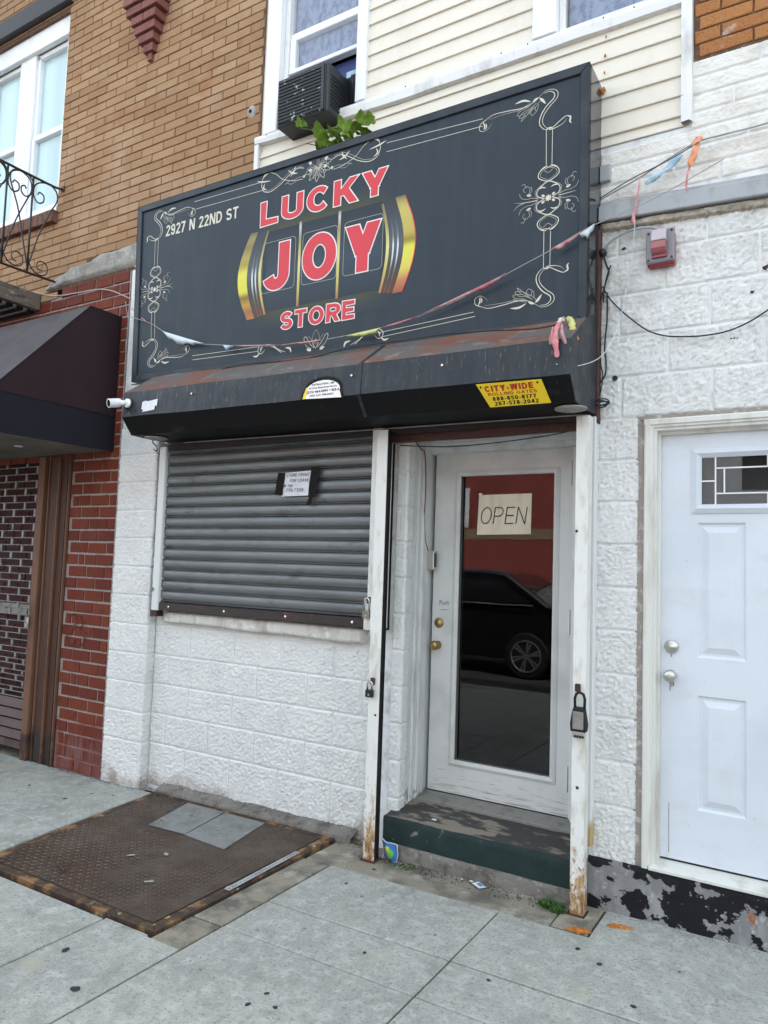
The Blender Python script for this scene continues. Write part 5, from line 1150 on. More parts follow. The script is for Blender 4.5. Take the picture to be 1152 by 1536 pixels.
def text(mb, s_, x0, z0, x1, H, w=.19, e=0., ymap=None, base=.0012, slope=0., shear=0., gapf=.09, plane=None, tol=0):
    """fit string between x0 and x1, cap height H, stroke w (cap units), e = outline growth in metres"""
    adv = []; tot = 0
    for ch in s_:
        W_, G = glyph(ch, w); adv.append((tot, W_, G)); tot += W_+gapf+w*.25
    tot -= gapf+w*.25; sx = (x1-x0)/tot; ly = 0
    def tr(x, y): X_ = x0+(x+shear*y)*sx; return (X_, z0+y*H+slope*(X_-x0))
    for (ox, W_, G) in adv:
        for g_ in G:
            ly += 1; y = PY-base-ly*.00003
            polys = []
            if g_[0] == 'p':
                P = [Vector(tr(ox+px, py)) for px, py in g_[1]]; P = [p for i_, p in enumerate(P) if i_ == 0 or (p-P[i_-1]).length > 1e-5]; n = len(P)
                closed = (P[0]-P[-1]).length < 1e-6
                if not closed:
                    P[0] = P[0] + (P[0]-P[1]).normalized()*e; P[-1] = P[-1] + (P[-1]-P[-2]).normalized()*e
                vs = []
                for i in range(n):
                    pa = P[i-1] if i else (P[n-2] if closed else P[0]); pb = P[(i+1) % n] if i < n-1 else (P[1] if closed else P[-1])
                    d1 = (P[i]-pa); d2 = (pb-P[i])
                    if d1.length < 1e-9: d1 = d2
                    if d2.length < 1e-9: d2 = d1
                    d1.normalize(); d2.normalize(); dd = (d1+d2)
                    if dd.length < 1e-6: dd = d1
                    dd.normalize(); nn_ = Vector((-dd.y, dd.x)); c = max(.5, nn_.dot(Vector((-d1.y, d1.x))))
                    # stroke weight differs in x and z with the scaling of the text
                    wl = w/2*math.hypot(nn_.x*sx, nn_.y*H) + e
                    vs += [P[i]+nn_*(wl/c), P[i]-nn_*(wl/c)]
                fs = [(2*i, 2*i+1, 2*i+3, 2*i+2) for i in range(n-1)]
                V = [(v.x, y, v.y) for v in vs]
            else:
                _, ax, ay, bx, by, hw = g_; A = Vector(tr(ox+ax, ay)); B2 = Vector(tr(ox+bx, by)); d = (B2-A).normalized(); hwm = hw/2*sx
                s1 = abs(d.y) or 1; ew = e/s1; A2 = A - d*(e/s1); B3 = B2 + d*(e/s1)
                V = [(A2.x-hwm-ew, y, A2.y), (A2.x+hwm+ew, y, A2.y), (B3.x+hwm+ew, y, B3.y), (B3.x-hwm-ew, y, B3.y)]; fs = [(0, 1, 2, 3)]
            if plane: V = [plane(v[0], (PY-v[1]), v[2]) for v in V]
            mb.add(V, fs)
    return mb
def word(s_, x0, z0, x1, H, w, e, name, slope=0.):
    text(MB(), s_, x0, z0, x1, H, w, e, base=.0030, slope=slope).build("lettering", 'print_white', FACE)
    text(MB(), s_, x0, z0, x1, H, w, 0, base=.0050, slope=slope).build("lettering", 'print_red', FACE)
# glow behind the reels and the reels themselves: flat print with its own colours
SP = (.025, .036, .047)
def mixc(a, b, t): return tuple(a[i]*(1-t)+b[i]*t for i in range(3))
def gradpatch(x0, x1, z0, z1, fn, y, nx=30, nz=14, name="glow_print"):
    vs = []; fs = []; cs = []
    for i in range(nx+1):
        for j in range(nz+1):
            u, v = i/nx, j/nz; vs.append((x0+(x1-x0)*u, y, z0+(z1-z0)*v)); cs.append(fn(u, v))
    for i in range(nx):
        for j in range(nz): a = i*(nz+1)+j; fs.append((a, a+nz+1, a+nz+2, a+1))
    return MB().add(vs, fs, cs).build(name, 'print_v', FACE)
OL = (.075, .075, .03)
gradpatch(-3.08, -2.05, 3.56, 3.72, lambda u, v: mixc(SP, OL, (1-v)**1.3*min(1, 5*u, 5*(1-u))), PY-.0006)
gradpatch(-3.08, -2.05, 2.97, 3.10, lambda u, v: mixc(SP, OL, (v)**1.3*.8*min(1, 5*u, 5*(1-u))), PY-.0006)
GOLD = [(0, (.40, .17, .06)), (.10, (.30, .12, .05)), (.17, (.42, .28, .05)), (.27, (.20, .12, .03)), (.33, (.62, .58, .06)), (.55, (.66, .62, .10)), (.64, (.34, .28, .06)), (.74, (.38, .30, .09)), (.84, (.22, .17, .06)), (.93, (.30, .24, .10)), (1, (.14, .12, .07))]
GOLDR = [(0, (.30, .10, .05)), (.12, (.45, .18, .08)), (.24, (.60, .50, .10)), (.46, (.64, .62, .08)), (.52, (.25, .18, .03)), (.60, (.45, .36, .08)), (.85, (.50, .42, .12)), (.93, (.40, .33, .10)), (1, (.16, .13, .07))]
CHR = [(0, (.22, .08, .05)), (.12, (.10, .07, .05)), (.25, (.18, .16, .12)), (.38, (.55, .58, .62)), (.5, (.62, .66, .70)), (.6, (.16, .18, .20)), (.8, (.06, .07, .09)), (1, (.05, .06, .07))]
DRK = [(0, (.10, .05, .035)), (.3, (.05, .05, .055)), (.5, (.09, .10, .11)), (1, (.035, .04, .05))]
THG = [(0, (.36, .18, .08)), (.3, (.52, .46, .12)), (.5, (.62, .60, .25)), (.75, (.35, .30, .10)), (1, (.18, .15, .08))]
def ramp(st, t):
    for (a, ca), (b, cb_) in zip(st[:-1], st[1:]):
        if t <= b: return mixc(ca, cb_, (t-a)/(b-a))
    return st[-1][1]
def band(xl, xr, z0l, z1l, z0r, z1r, bl, br, st, y, n=34):
    """xl,xr at ends, bulge bl,br at middle (outwards)"""
    vs = []; cs = []; fs = []
    for i in range(n+1):
        t = i/n; b = sin(pi*t)
        vs += [(xl+bl*b, y, z0l+(z1l-z0l)*t), (xr+br*b, y, z0r+(z1r-z0r)*t)]; c = ramp(st, t); cs += [c, c]
        if i: k_ = 2*i; fs.append((k_-2, k_-1, k_+1, k_))
    MB().add(vs, fs, cs).build("reel_print", 'print_v', FACE)
y = PY-.0012
# dark reel body
gradpatch(-2.97, -2.13, 3.09, 3.60, lambda u, v: mixc((.022, .031, .041), (.040, .058, .078), 1-abs(v-.45)*1.9), PY-.0010, 20, 20, "reel_body")
for k_, (a, b, ba, bb, st) in enumerate([(-3.110, -3.050, -.095, -.078, GOLD), (-3.050, -3.020, -.078, -.070, DRK), (-3.020, -3.012, -.070, -.067, CHR), (-3.012, -2.998, -.067, -.064, DRK), (-2.998, -2.990, -.064, -.062, CHR), (-2.990, -2.974, -.062, -.058, DRK), (-2.974, -2.960, -.058, -.052, THG)]):
    t = k_/7*.025
    band(a, b, 3.060+t*.6, 3.622-t*.5, 3.060+t*.6+.003, 3.622-t*.5-.002, ba, bb, st, y-.00005*k_)
for k_, (a, b, ba, bb, st) in enumerate([(-2.140, -2.125, .040, .045, THG), (-2.125, -2.108, .045, .050, DRK), (-2.108, -2.100, .050, .052, CHR), (-2.100, -2.084, .052, .056, DRK), (-2.084, -2.076, .056, .058, CHR), (-2.076, -2.050, .058, .064, DRK), (-2.050, -1.990, .064, .075, GOLDR)]):
    t = (6-k_)/7*.02
    band(a, b, 3.052+t, 3.602-t, 3.052+t, 3.602-t, ba, bb, st, y-.00005*k_)
ribbon(RB := MB(), [(-1.987+.076*sin(pi*i/20), 3.056+.544*i/20) for i in range(21)], .006, y=PY-.0019); RB.build("reel_edge", 'print_red', FACE)
for x in (-2.712, -2.424):
    band(x-.010, x+.008, 3.085, 3.612, 3.085, 3.612, 0, 0, [(0, (.30, .14, .07)), (.2, (.48, .42, .10)), (.5, (.62, .58, .22)), (.8, (.30, .26, .10)), (.95, (.5, .5, .5)), (1, (.2, .2, .2))], PY-.0016)
rbw = MB()
def rrect(x0, x1, z0, z1, r=.025): return [(x0+r, z1)] + [(x1-r, z1)] + arc(x1-r, z1-r, r, r, 90, 0, 5)[1:] + [(x1, z0+r)] + arc(x1-r, z0+r, r, r, 0, -90, 5)[1:] + [(x0+r, z0)] + arc(x0+r, z0+r, r, r, -90, -180, 5)[1:] + [(x0, z1-r)] + arc(x0+r, z1-r, r, r, 180, 90, 5)[1:]
for (a, b) in ((-3.005, -2.745), (-2.690, -2.436), (-2.388, -2.124)): ribbon(rbw, rrect(a, b, 3.21, 3.530), .0030, y=PY-.0017)
rbw.build("reel_window_lines", 'print_creamdim', FACE)
# words
word("LUCKY", -3.035, 3.650, -2.105, .150, .205, .0068, "LUCKY", -.006)
word("J", -2.988, 3.218, -2.788, .292, .235, .0075, "J"); word("O", -2.685, 3.226, -2.440, .280, .235, .0075, "O"); word("Y", -2.376, 3.215, -2.136, .280, .235, .0075, "Y")
word("STORE", -2.832, 2.958, -2.297, .105, .20, .006, "STORE", -.012)
text(MB(), "2927 N 22ND ST", -3.895, 3.768, -3.228, .078, .17, 0, base=.0022, slope=-.025, gapf=.07).build("address_lettering", 'print_cream', FACE)
# ---- scroll border
def corner(cx, cz, sx, sz, dirx):
    """origin = end of the vertical double line; dirx=+1: inward is +x, sz=+1: outward is up"""
    F = MB(); D = MB()
    T = lambda P: [(cx+dirx*p[0]*sx, cz+sz*p[1]) for p in P]
    def r(P, w, shape='mid', fine=False, k=7): ribbon(D if fine else F, sp(T(P), k), w*.8, shape=shape)
    r([(.012, .0), (.035, .015), (.052, .045), (.045, .085), (.018, .125), (-.018, .155), (-.022, .18), (.0, .198), (.03, .197)], .0065)
    r([(.0, .004), (.022, .02), (.037, .05), (.028, .085), (.0, .12), (-.034, .15), (-.040, .18), (-.018, .203), (.02, .208), (.05, .19)], .0045)
    r([(.05, .19), (.09, .165), (.15, .155), (.22, .163), (.30, .168), (.345, .152)], .0055); r([(.10, .172), (.16, .150), (.24, .152), (.33, .150)], .0035, fine=True)
    r([(.345, .152), (.375, .135), (.378, .105), (.352, .092), (.325, .105), (.305, .130)], .0055, 'taper'); r([(.36, .145), (.35, .12), (.355, .10)], .010, 'leaf'); r([(.345, .135), (.340, .115), (.35, .098)], .008, 'leaf')
    r([(.10, .175), (.14, .192), (.185, .188)], .014, 'leaf'); r([(.055, .18), (.04, .165), (.022, .14)], .017, 'leaf'); r([(.06, .185), (.09, .17)], .016, 'leaf')
    for P in ([(.07, .16), (.10, .14), (.14, .13), (.16, .105), (.12, .11), (.08, .14)], [(.08, .15), (.12, .125), (.17, .12), (.155, .14), (.11, .15)], [(.06, .15), (.065, .12), (.09, .10), (.10, .12), (.075, .14)], [(.09, .14), (.13, .10), (.15, .085), (.13, .12)], [(.05, .165), (.075, .135), (.07, .115)], [(.10, .155), (.15, .15), (.17, .14)]):
        r(P, .0035, 'flat', True, 5)
    r([(.012, .0), (-.02, .008), (-.055, .030), (-.085, .045), (-.098, .035)], .0055); r([(-.0, -.002), (-.035, .0), (-.07, .012), (-.088, .032)], .0065, 'taper'); r([(-.085, .045), (-.105, .035), (-.103, .012), (-.112, .0)], .011, 'leaf'); r([(.02, .004), (-.0, .008), (-.02, .004)], .009, 'leaf')
    F.build("corner_scroll", 'print_cream', FACE); D.build("corner_scroll_fine", 'print_creamdim', FACE)
corner(-1.168, 3.738, 1, 1, -1); corner(-3.982, 3.764, .95, 1, 1); corner(-1.170, 3.036, 1, -.95, -1); corner(-3.967, 3.056, .95, -.95, 1)
def medallion(cx, cz, s_, inward):
    F = MB(); D = MB(); T = lambda P: [(cx+p[0]*s_*inward, cz+p[1]*s_) for p in P]
    def r(P, w, shape='flat', fine=False, k=7): ribbon(D if fine else F, sp(T(P), k), w*.8, shape=shape)
    for q in (1, -1):
        for p in (1, -1):
            r([(p*.008, q*.165), (p*.045, q*.145), (p*.052, q*.115), (p*.02, q*.092), (-p*.02, q*.078), (-p*.055, q*.050), (-p*.055, q*.02), (-p*.02, q*.0)], .0055)
            r([(p*.012, q*.155), (p*.038, q*.138), (p*.040, q*.117), (p*.012, q*.098), (-p*.03, q*.075), (-p*.066, q*.048), (-p*.060, q*.012)], .003, fine=True)
            r([(p*.006, q*.165), (p*.025, q*.160), (p*.048, q*.145)], .009, 'leaf'); r([(p*.012, q*.052), (p*.03, q*.060), (p*.052, q*.055)], .008, 'leaf')
            r([(p*.018, q*.010), (p*.034, q*.022)], .016, 'leaf'); r([(p*.088, q*.032), (p*.112, q*.040)], .016, 'leaf'); r([(p*.09, q*.020), (p*.06, q*.012), (p*.03, q*.012)], .0035, fine=True)
            for P in ([(p*.10, q*.045), (p*.095, q*.07), (p*.115, q*.085), (p*.13, q*.07), (p*.12, q*.055)], [(p*.115, q*.075), (p*.125, q*.10), (p*.14, q*.095)], [(p*.05, q*.004), (p*.08, q*.018), (p*.11, q*.018), (p*.14, q*.030), (p*.15, q*.055)], [(p*.105, q*.035), (p*.085, q*.055), (p*.09, q*.08)]):
                r(P, .0032, 'flat', True, 5)
        r([(-.022, q*.145), (.0, q*.130), (.022, q*.145)], .0035, fine=True); r([(-.02, q*.15), (.0, q*.158), (.02, q*.15)], .006, 'leaf')
    r([(.055, .0), (.12, .003), (.175, .012)], .0055, 'taper'); r([(.12, .003), (.16, -.008), (.180, -.028)], .0045, 'taper'); r([(-.055, .0), (-.11, .003), (-.14, .004)], .005, 'taper')
    for i in range(8): a = i*pi/4; r([(0, 0), (.018*cos(a), .018*sin(a))], .010, 'leaf')
    F.build("side_medallion", 'print_cream', FACE); D.build("side_medallion_fine", 'print_creamdim', FACE)
medallion(-1.168, 3.386, 1, -1); medallion(-3.977, 3.408, 1, 1)
LN = MB()
for P in ([(-1.184, 3.742), (-1.181, 3.555)], [(-1.152, 3.738), (-1.152, 3.553)], [(-1.187, 3.218), (-1.186, 3.036)], [(-1.153, 3.214), (-1.154, 3.036)],
          [(-3.999, 3.762), (-3.994, 3.583)], [(-3.967, 3.760), (-3.963, 3.579)], [(-3.993, 3.246), (-3.984, 3.060)], [(-3.960, 3.242), (-3.949, 3.058)],
          [(-3.634, 3.955), (-3.050, 3.942)], [(-3.615, 3.900), (-3.02, 3.885)], [(-2.119, 3.938), (-1.53, 3.902)], [(-2.117, 3.885), (-1.53, 3.862)],
          [(-3.574, 2.890), (-2.98, 2.876)], [(-3.572, 2.862), (-3.01, 2.848)], [(-2.125, 2.842), (-1.555, 2.870)], [(-2.105, 2.816), (-1.545, 2.846)]):
    LN = MB(); ribbon(LN, P, .0030); LN.build("border_line", 'print_cream', FACE)
# top centre ornament
def topornament(cx, cz, s_):
    F = MB(); D = MB(); T = lambda P: [(cx+p[0]*s_, cz+p[1]*s_) for p in P]
    def r(P, w, shape='flat', fine=False, k=7): ribbon(D if fine else F, sp(T(P), k), w*.8, shape=shape)
    for q in (1, -1):
        r([(q*.46, -.02), (q*.44, -.07), (q*.38, -.088), (q*.30, -.06), (q*.22, -.01), (q*.16, .012), (q*.11, .0)], .0055); r([(q*.42, -.08), (q*.34, -.065), (q*.25, -.01), (q*.19, .02), (q*.12, .018)], .0035, fine=True)
        r([(q*.46, -.02), (q*.44, .035), (q*.40, .045), (q*.34, .02), (q*.28, -.03), (q*.20, -.06), (q*.12, -.07)], .004)
        r([(q*.40, .04), (q*.43, .035), (q*.45, .015)], .011, 'leaf'); r([(q*.50, .01), (q*.45, -.005), (q*.38, -.015)], .012, 'leaf'); r([(q*.43, -.02), (q*.44, -.05), (q*.41, -.07)], .012, 'leaf')
        r([(q*.24, .02), (q*.20, -.01), (q*.16, -.02)], .013, 'leaf'); r([(q*.22, -.03), (q*.19, .0), (q*.18, .03)], .012, 'leaf')
        for P in ([(q*.26, -.07), (q*.21, -.055), (q*.17, -.07), (q*.21, -.08), (q*.25, -.06)], [(q*.20, -.065), (q*.15, -.05), (q*.10, -.06)]): r(P, .0035, 'flat', True)
        for (a, b, l) in ((q*.045, -.03, .03), (q*.05, .02, .03), (q*.10, -.055, .02), (q*.08, .055, .02)): r([(a, b-.006), (a+q*l*.8, b+.006)], .024, 'leaf')
    for i in range(13):
        a = -pi*.95 + pi*1.1*i/12*1.0 - .1; l = .085+.02*(i % 2)
        c_, s2 = cos(a), sin(a); px, pz = -s2, c_
        r([(.012*c_, .012*s2-.01), (l*.55*c_+.016*px, l*.55*s2+.016*pz-.01), (l*c_, l*s2-.01), (l*.55*c_-.016*px, l*.55*s2-.016*pz-.01), (.012*c_, .012*s2-.01)], .0035, 'flat', i % 2 == 0, 6)
    for x in (-.012, 0, .012): r([(x, -.08), (x*.6, .03)], .003, 'flat', True)
    F.build("top_ornament", 'print_cream', FACE); D.build("top_ornament_fine", 'print_creamdim', FACE)
topornament(-2.600, 3.945, .96)
def lotus(cx, cz):
    F = MB(); D = MB(); T = lambda P: [(cx+p[0], cz+p[1]) for p in P]
    def r(P, w, shape='flat', fine=False, k=7): ribbon(D if fine else F, sp(T(P), k), w*.8, shape=shape)
    for q in (1, -1):
        r([(q*.012, -.04), (q*.045, -.01), (q*.07, .03), (q*.088, .025), (q*.07, -.02), (q*.03, -.045)], .0035); r([(q*.01, -.04), (q*.025, .0), (q*.02, .04), (0, .068)], .003, fine=True)
        r([(q*.03, -.055), (q*.065, -.042)], .022, 'leaf'); r([(q*.0, -.02), (q*.03, .01), (q*.055, .035)], .003, fine=True); r([(0, -.045), (q*.018, -.015), (0, .01)], .0035)
    F.build("bottom_lotus", 'print_cream', FACE); D.build("bottom_lotus_fine", 'print_creamdim', FACE)
lotus(-2.563, 2.855)
for q, cx in ((1, -2.98), (-1, -2.125)):
    F = MB(); T = lambda P: [(cx+q*p[0], 2.862+p[1]-(.02 if q < 0 else 0)) for p in P]
    ribbon(F, sp(T([(.04, .018), (.0, .02), (-.025, .0), (-.02, -.025), (.005, -.032), (.03, -.01)])), .005, shape='mid'); ribbon(F, sp(T([(.03, .02), (.08, .012), (.14, -.025), (.19, -.045)])), .005, shape='mid'); ribbon(F, sp(T([(.04, .016), (.10, -.005), (.16, -.045)])), .004)
    ribbon(F, sp(T([(.19, -.02), (.225, -.028), (.235, -.055)])), .014, shape='leaf'); ribbon(F, sp(T([(-.01, -.025), (-.035, -.045), (-.065, -.040)])), .011, shape='leaf'); ribbon(F, sp(T([(.012, .012), (-.003, -.005), (-.002, -.022)])), .010, shape='leaf')
    F.build("bottom_scroll", 'print_cream', FACE)
# sign bracket on the right
MB().box(-.966, -.915, -.03, .0, 3.50, 3.585).build("wall_bracket", 'ledge', SG, bevel=.003)

# ================================================================== STICKERS, PAPERS, SMALL THINGS
# yellow plate on the lower slanted hood face
def onface(i, off=.003):
    (ya, za), (yb, zb) = prf[i], prf[i+1]; d = Vector((0, yb-ya, zb-za)).normalized(); n = Vector((0, d.z, -d.y))
    if n.y > 0: n = -n
    return Vector((0, ya-.006, za)), d, n
o_, d_, n_ = onface(3)
def planeY(x, dep, v, x0=0):   # v: distance down the slanted face (negative = up), dep: proud of it
    p = o_ + d_*(-v) + n_*(.006+dep); return (x, p.y, p.z+zo(x))
L4 = .132
YP = empty("rolling_gate_plate", (-1.26, -.43, 2.33), "yellow CITY-WIDE ROLLING GATES plate with phone numbers on the black housing", "plate")
q = [(-1.415, -.006), (-1.098, -.010), (-1.075, -.128), (-1.372, -.128)]
V = [planeY(x, .0, v) for x, v in q] + [planeY(x, .003, v) for x, v in q]
fixnormals(MB().add(V, [(4, 5, 6, 7), (0, 1, 5, 4), (1, 2, 6, 5), (2, 3, 7, 6), (3, 0, 4, 7)]).build("plate", 'yellow', YP))
def yl(s_, x0, v0, x1, H, w, m):
    mb = text(MB(), s_, x0, v0, x1, H, w, 0, base=0, plane=lambda x, d, z: planeY(x, .0035+abs(d)*.3, z), gapf=.08); mb.build("lettering", m, YP)
yl("CITY-WIDE", -1.378, -.048, -1.140, .030, .24, 'inkred'); yl("ROLLING GATES", -1.368, -.069, -1.128, .015, .18, 'inkred')
yl("888-850-8177", -1.350, -.096, -1.136, .020, .20, 'ink'); yl("267-578-2042", -1.345, -.121, -1.130, .020, .20, 'ink')
for x in (-1.395, -1.118): p = planeY(x, .003, -.022); MB().cyl(p, tuple(n_), .005, .002, 8).build("rivet", 'ink', YP)
# small sticker with rounded top on the left hood section
def planeF(x, dep, z):
    t = (2.605+zo(x)-z)/(2.605-2.44); y = -.44-.012*t; return (x, y-.004-dep, z)
RS = empty("phone_sticker", (-2.33, -.46, 2.43), "half-round white installation sticker with phone numbers and yellow left edge", "sticker")
out = [(-2.445, 2.442), (-2.188, 2.430), (-2.205, 2.475)] + [(-2.315+.115*cos(a), 2.478+.058*sin(a)) for a in [i*pi/10 for i in range(0, 11)]] + [(-2.437, 2.475)]
n = len(out); MB().add([planeF(x, .0, z) for x, z in out]+[planeF(x, .002, z) for x, z in out], [tuple(range(n, 2*n))]+[(i, (i+1) % n, (i+1) % n+n, i+n) for i in range(n)]).build("label", 'print_white', RS)
MB().add([planeF(x, .0028, z) for x, z in [(-2.445, 2.442), (-2.425, 2.441), (-2.415, 2.50), (-2.425, 2.505), (-2.435, 2.475)]], [(0, 1, 2, 3, 4)]).build("yellow_edge", 'yellow', RS)
def ctext(s_, x0, z0, x1, H, m, par, mapf, off=0.0, name="lettering", zslope=0, rot=0):
    cu = bpy.data.curves.new("t", 'FONT'); cu.body = s_; cu.offset = off; cu.resolution_u = 3
    o = bpy.data.objects.new("t", cu); me = bpy.data.meshes.new_from_object(o); bpy.data.objects.remove(o); bpy.data.curves.remove(cu)
    xs_ = [v.co.x for v in me.vertices]; a, b = min(xs_), max(xs_); sx = (x1-x0)/(b-a)
    mb = MB(); mb.add([mapf(x0+(v.co.x-a)*sx, z0+v.co.y*H/.7+zslope*((v.co.x-a)*sx)) for v in me.vertices], [tuple(p.vertices) for p in me.polygons])
    bpy.data.meshes.remove(me); return mb.build(name, m, par)
pf_ = lambda x, z: planeF(x, .0032, z)
ctext("INSTALLATION - SER", -2.388, 2.511, -2.238, .010, 'ink', RS, pf_, .02); ctext("24 Hour Emergency Service", -2.405, 2.493, -2.222, .009, 'ink', RS, pf_, .02)
ctext("(215) 464-5094 \u2022 425-2", -2.418, 2.470, -2.205, .013, 'ink', RS, pf_, .02); ctext("FAX 215 708-6602", -2.395, 2.451, -2.24, .009, 'ink', RS, pf_, .02)
sm = MB(); out2 = [(x*1.0 + (x+2.315)*.12, 2.44+(z-2.44)*1.22) for x, z in out]; sm.add([planeF(x, -.001, z) for x, z in out2], [tuple(range(n))]); sm.build("old_glue_patch", mat("glue_grime", (.020, .018, .017), .8, .1), RS)
# torn white sticker
tq = [(-3.74, 2.575), (-3.71, 2.580), (-3.695, 2.575), (-3.60, 2.582), (-3.602, 2.535), (-3.618, 2.542), (-3.622, 2.515), (-3.66, 2.512), (-3.735, 2.508), (-3.722, 2.520), (-3.742, 2.528)]
MB().add([planeF(x, .001, z-.03) for x, z in tq]+[planeF(x, -.001, z-.03) for x, z in tq], [tuple(range(11))]).build("torn_sticker", 'paper', label="torn blank white sticker near the left end of the black housing", cat="sticker")
# camera
CA = empty("security_camera", (-3.93, -.50, 2.53), "small white security camera on the left end of the housing", "security camera")
c0 = Vector((-3.868, -.462, 2.545))
MB().lathe(c0+Vector((0, .005, 0)), (0, -1, 0), [(.030, 0), (.030, .010), (.026, .016), (.012, .018)], 20).build("base", 'vinyl', CA, smooth=True)
MB().lathe(c0+Vector((0, -.012, 0)), Vector((-.7, -.7, -.05)), [(.014, 0), (.016, .02), (.018, .035)], 14).build("joint", 'vinyl', CA, smooth=True)
ax = Vector((-.28, -.95, -.22)).normalized(); cb_ = c0+Vector((-.055, -.030, .002))
MB().lathe(cb_, ax, [(.020, -.02), (.027, -.012), (.029, 0), (.029, .055), (.031, .060), (.029, .064), (.024, .060)], 24).build("body", 'vinyl', CA, smooth=True)
MB().lathe(cb_, ax, [(.023, .050), (.023, .0625), (.001, .0630)], 20).build("lens", 'carglass', CA)
# notice on the shutter
NO = empty("lease_notice", (-2.8, -.03, 1.95), "white handwritten store lease notice taped to the grey shutter", "notice")
def papergrid(q, y, m, name, par, amp=.003, nx=12, nz=10):
    vs = []; fs = []
    for i in range(nx+1):
        for j in range(nz+1):
            u, v = i/nx, j/nz; x = (q[0][0]*(1-u)+q[1][0]*u)*(1-v)+(q[3][0]*(1-u)+q[2][0]*u)*v; z = (q[0][1]*(1-u)+q[1][1]*u)*(1-v)+(q[3][1]*(1-u)+q[2][1]*u)*v
            vs.append((x, y-amp*(noise.noise(Vector((x*14, z*11, 3)))), z))
    for i in range(nx):
        for j in range(nz): a = i*(nz+1)+j; fs.append((a, a+nz+1, a+nz+2, a+1))
    return MB().add(vs, fs).build(name, m, par, smooth=True)
papergrid([(-2.918, 1.962), (-2.695, 1.965), (-2.672, 2.118), (-2.902, 2.108)], -.030, 'paper', "sheet", NO)
papergrid([(-2.968, 1.975), (-2.905, 1.968), (-2.888, 2.108), (-2.945, 2.112)], -.0345, 'tape', "tape", NO, .004)
papergrid([(-2.705, 1.955), (-2.648, 1.952), (-2.625, 2.138), (-2.688, 2.134)], -.0355, 'tape', "tape", NO, .004); papergrid([(-2.718, 1.905), (-2.682, 1.905), (-2.668, 1.954), (-2.700, 1.954)], -.0335, 'tape', "tape", NO, .004)
def hand(s_, x0, z0, x1, H, par, w=.12, y=-.036, shear=.18, m='ink'):
    mb = text(MB(), s_, x0, z0, x1, H, w, 0, base=0, plane=lambda x, d, z: (x, y-abs(d)*.3, z), shear=shear, gapf=.16); mb.build("handwriting", m, par)
hand("STORE FRONT", -2.880, 2.083, -2.700, .020, NO); hand("FOR LEASE", -2.850, 2.050, -2.705, .019, NO); hand("W 56", -2.905, 2.020, -2.83, .017, NO); hand("770.7729", -2.880, 1.990, -2.745, .019, NO)
# OPEN paper behind the door glass
OP = empty("open_paper", (-1.58, .36, 1.77), "cream paper with handwritten OPEN taped to the door glass", "paper sign")
papergrid([(-1.760, 1.752), (-1.432, 1.758), (-1.430, 1.988), (-1.752, 1.985)], .3595, 'paper_cream', "sheet", OP, .0022)
hand("OPEN", -1.742, 1.815, -1.465, .098, OP, .06, .3562, .16)
papergrid([(-1.752, 1.984), (-1.73, 1.984), (-1.73, 1.995), (-1.752, 1.995)], .356, 'yellow_edge', "tape", OP, .0)
# 'Push' handwriting on the door leaf
ctext("Push", -1.985, 1.335, -1.925, .028, 'ink', DLEAF, lambda x, z: (x, .3485, z), -.012, "handwriting"); MB().box(-1.975, -1.935, .348, .349, 1.305, 1.307).build("underline", 'ink', DLEAF)
# intercom
IC = empty("intercom", (-2.035, .27, 1.54), "brushed metal intercom box on the door frame left of the door", "intercom")
MB().box(-2.055, -1.996, .276, .318, 1.540, 1.652).build("case", 'silver', IC, bevel=.003); MB().box(-1.9958, -1.9945, .283, .312, 1.555, 1.640).build("screen", 'carglass', IC); MB().box(-2.085, -2.055, .272, .32, 1.535, 1.655).build("back_plate", 'rust_trim', IC)
MB().box(-2.050, -2.001, .2735, .2758, 1.556, 1.640).build("side_label", 'silver', IC)
MB().box(-2.047, -2.0465, .275, .295, 1.42, 1.49).build("cream_label", 'yellow_edge', label="small cream label stuck below the intercom", cat="label")
MB().tube(smoothpath([(-2.06, .10, 2.30), (-2.045, .17, 2.245), (-2.04, .215, 2.215), (-2.038, .23, 2.0), (-2.044, .232, 1.85), (-2.042, .25, 1.72), (-2.04, .285, 1.652)], 5), .004).build("intercom_wire", 'wire_brown', smooth=True, label="brown wire running down the door frame to the intercom", cat="wire")
MB().tube(smoothpath([(-2.10, .02, 2.245), (-1.8, .03, 2.222), (-1.5, .03, 2.228), (-1.2, .03, 2.25), (-1.02, .02, 2.28)], 6), .003).build("loose_wire", 'wire', smooth=True, label="thin black wire sagging across the top of the doorway", cat="wire")
MB().tube(smoothpath([(-1.02, .02, 2.285), (-1.3, .028, 2.262), (-1.6, .03, 2.258), (-2.0, .02, 2.262)], 6), .0022).build("loose_wire", 'wire_brown', smooth=True, label="thin brown wire above the sagging black one in the doorway", cat="wire")
# alarm strobe
AL = empty("alarm_strobe", (-.67, -.04, 3.0), "red and clear alarm strobe box on the white wall right of sign", "alarm light")
MB().box(-.733, -.607, -.045, .0, 3.010, 3.17).build("backbox", 'clearred', AL, bevel=.012, seg=3)
MB().box(-.735, -.605, -.062, -.044, 3.020, 3.18).build("cover", mat("dusty_cover", (.20, .19, .21), .3, .5), AL, bevel=.012, seg=3)
fixnormals(MB().prism_x([(-.062, 3.045), (-.095, 3.060), (-.105, 3.075), (-.105, 3.108), (-.062, 3.112)], -.705, -.637).build("red_lens", mat("faded_red_lens", (.30, .085, .09), .2, .6), AL, bevel=.006, seg=2))
fixnormals(MB().prism_x([(-.062, 3.113), (-.104, 3.110), (-.100, 3.150), (-.085, 3.172), (-.062, 3.175)], -.705, -.637).build("clear_lens", 'clearlens', AL, bevel=.006, seg=2))
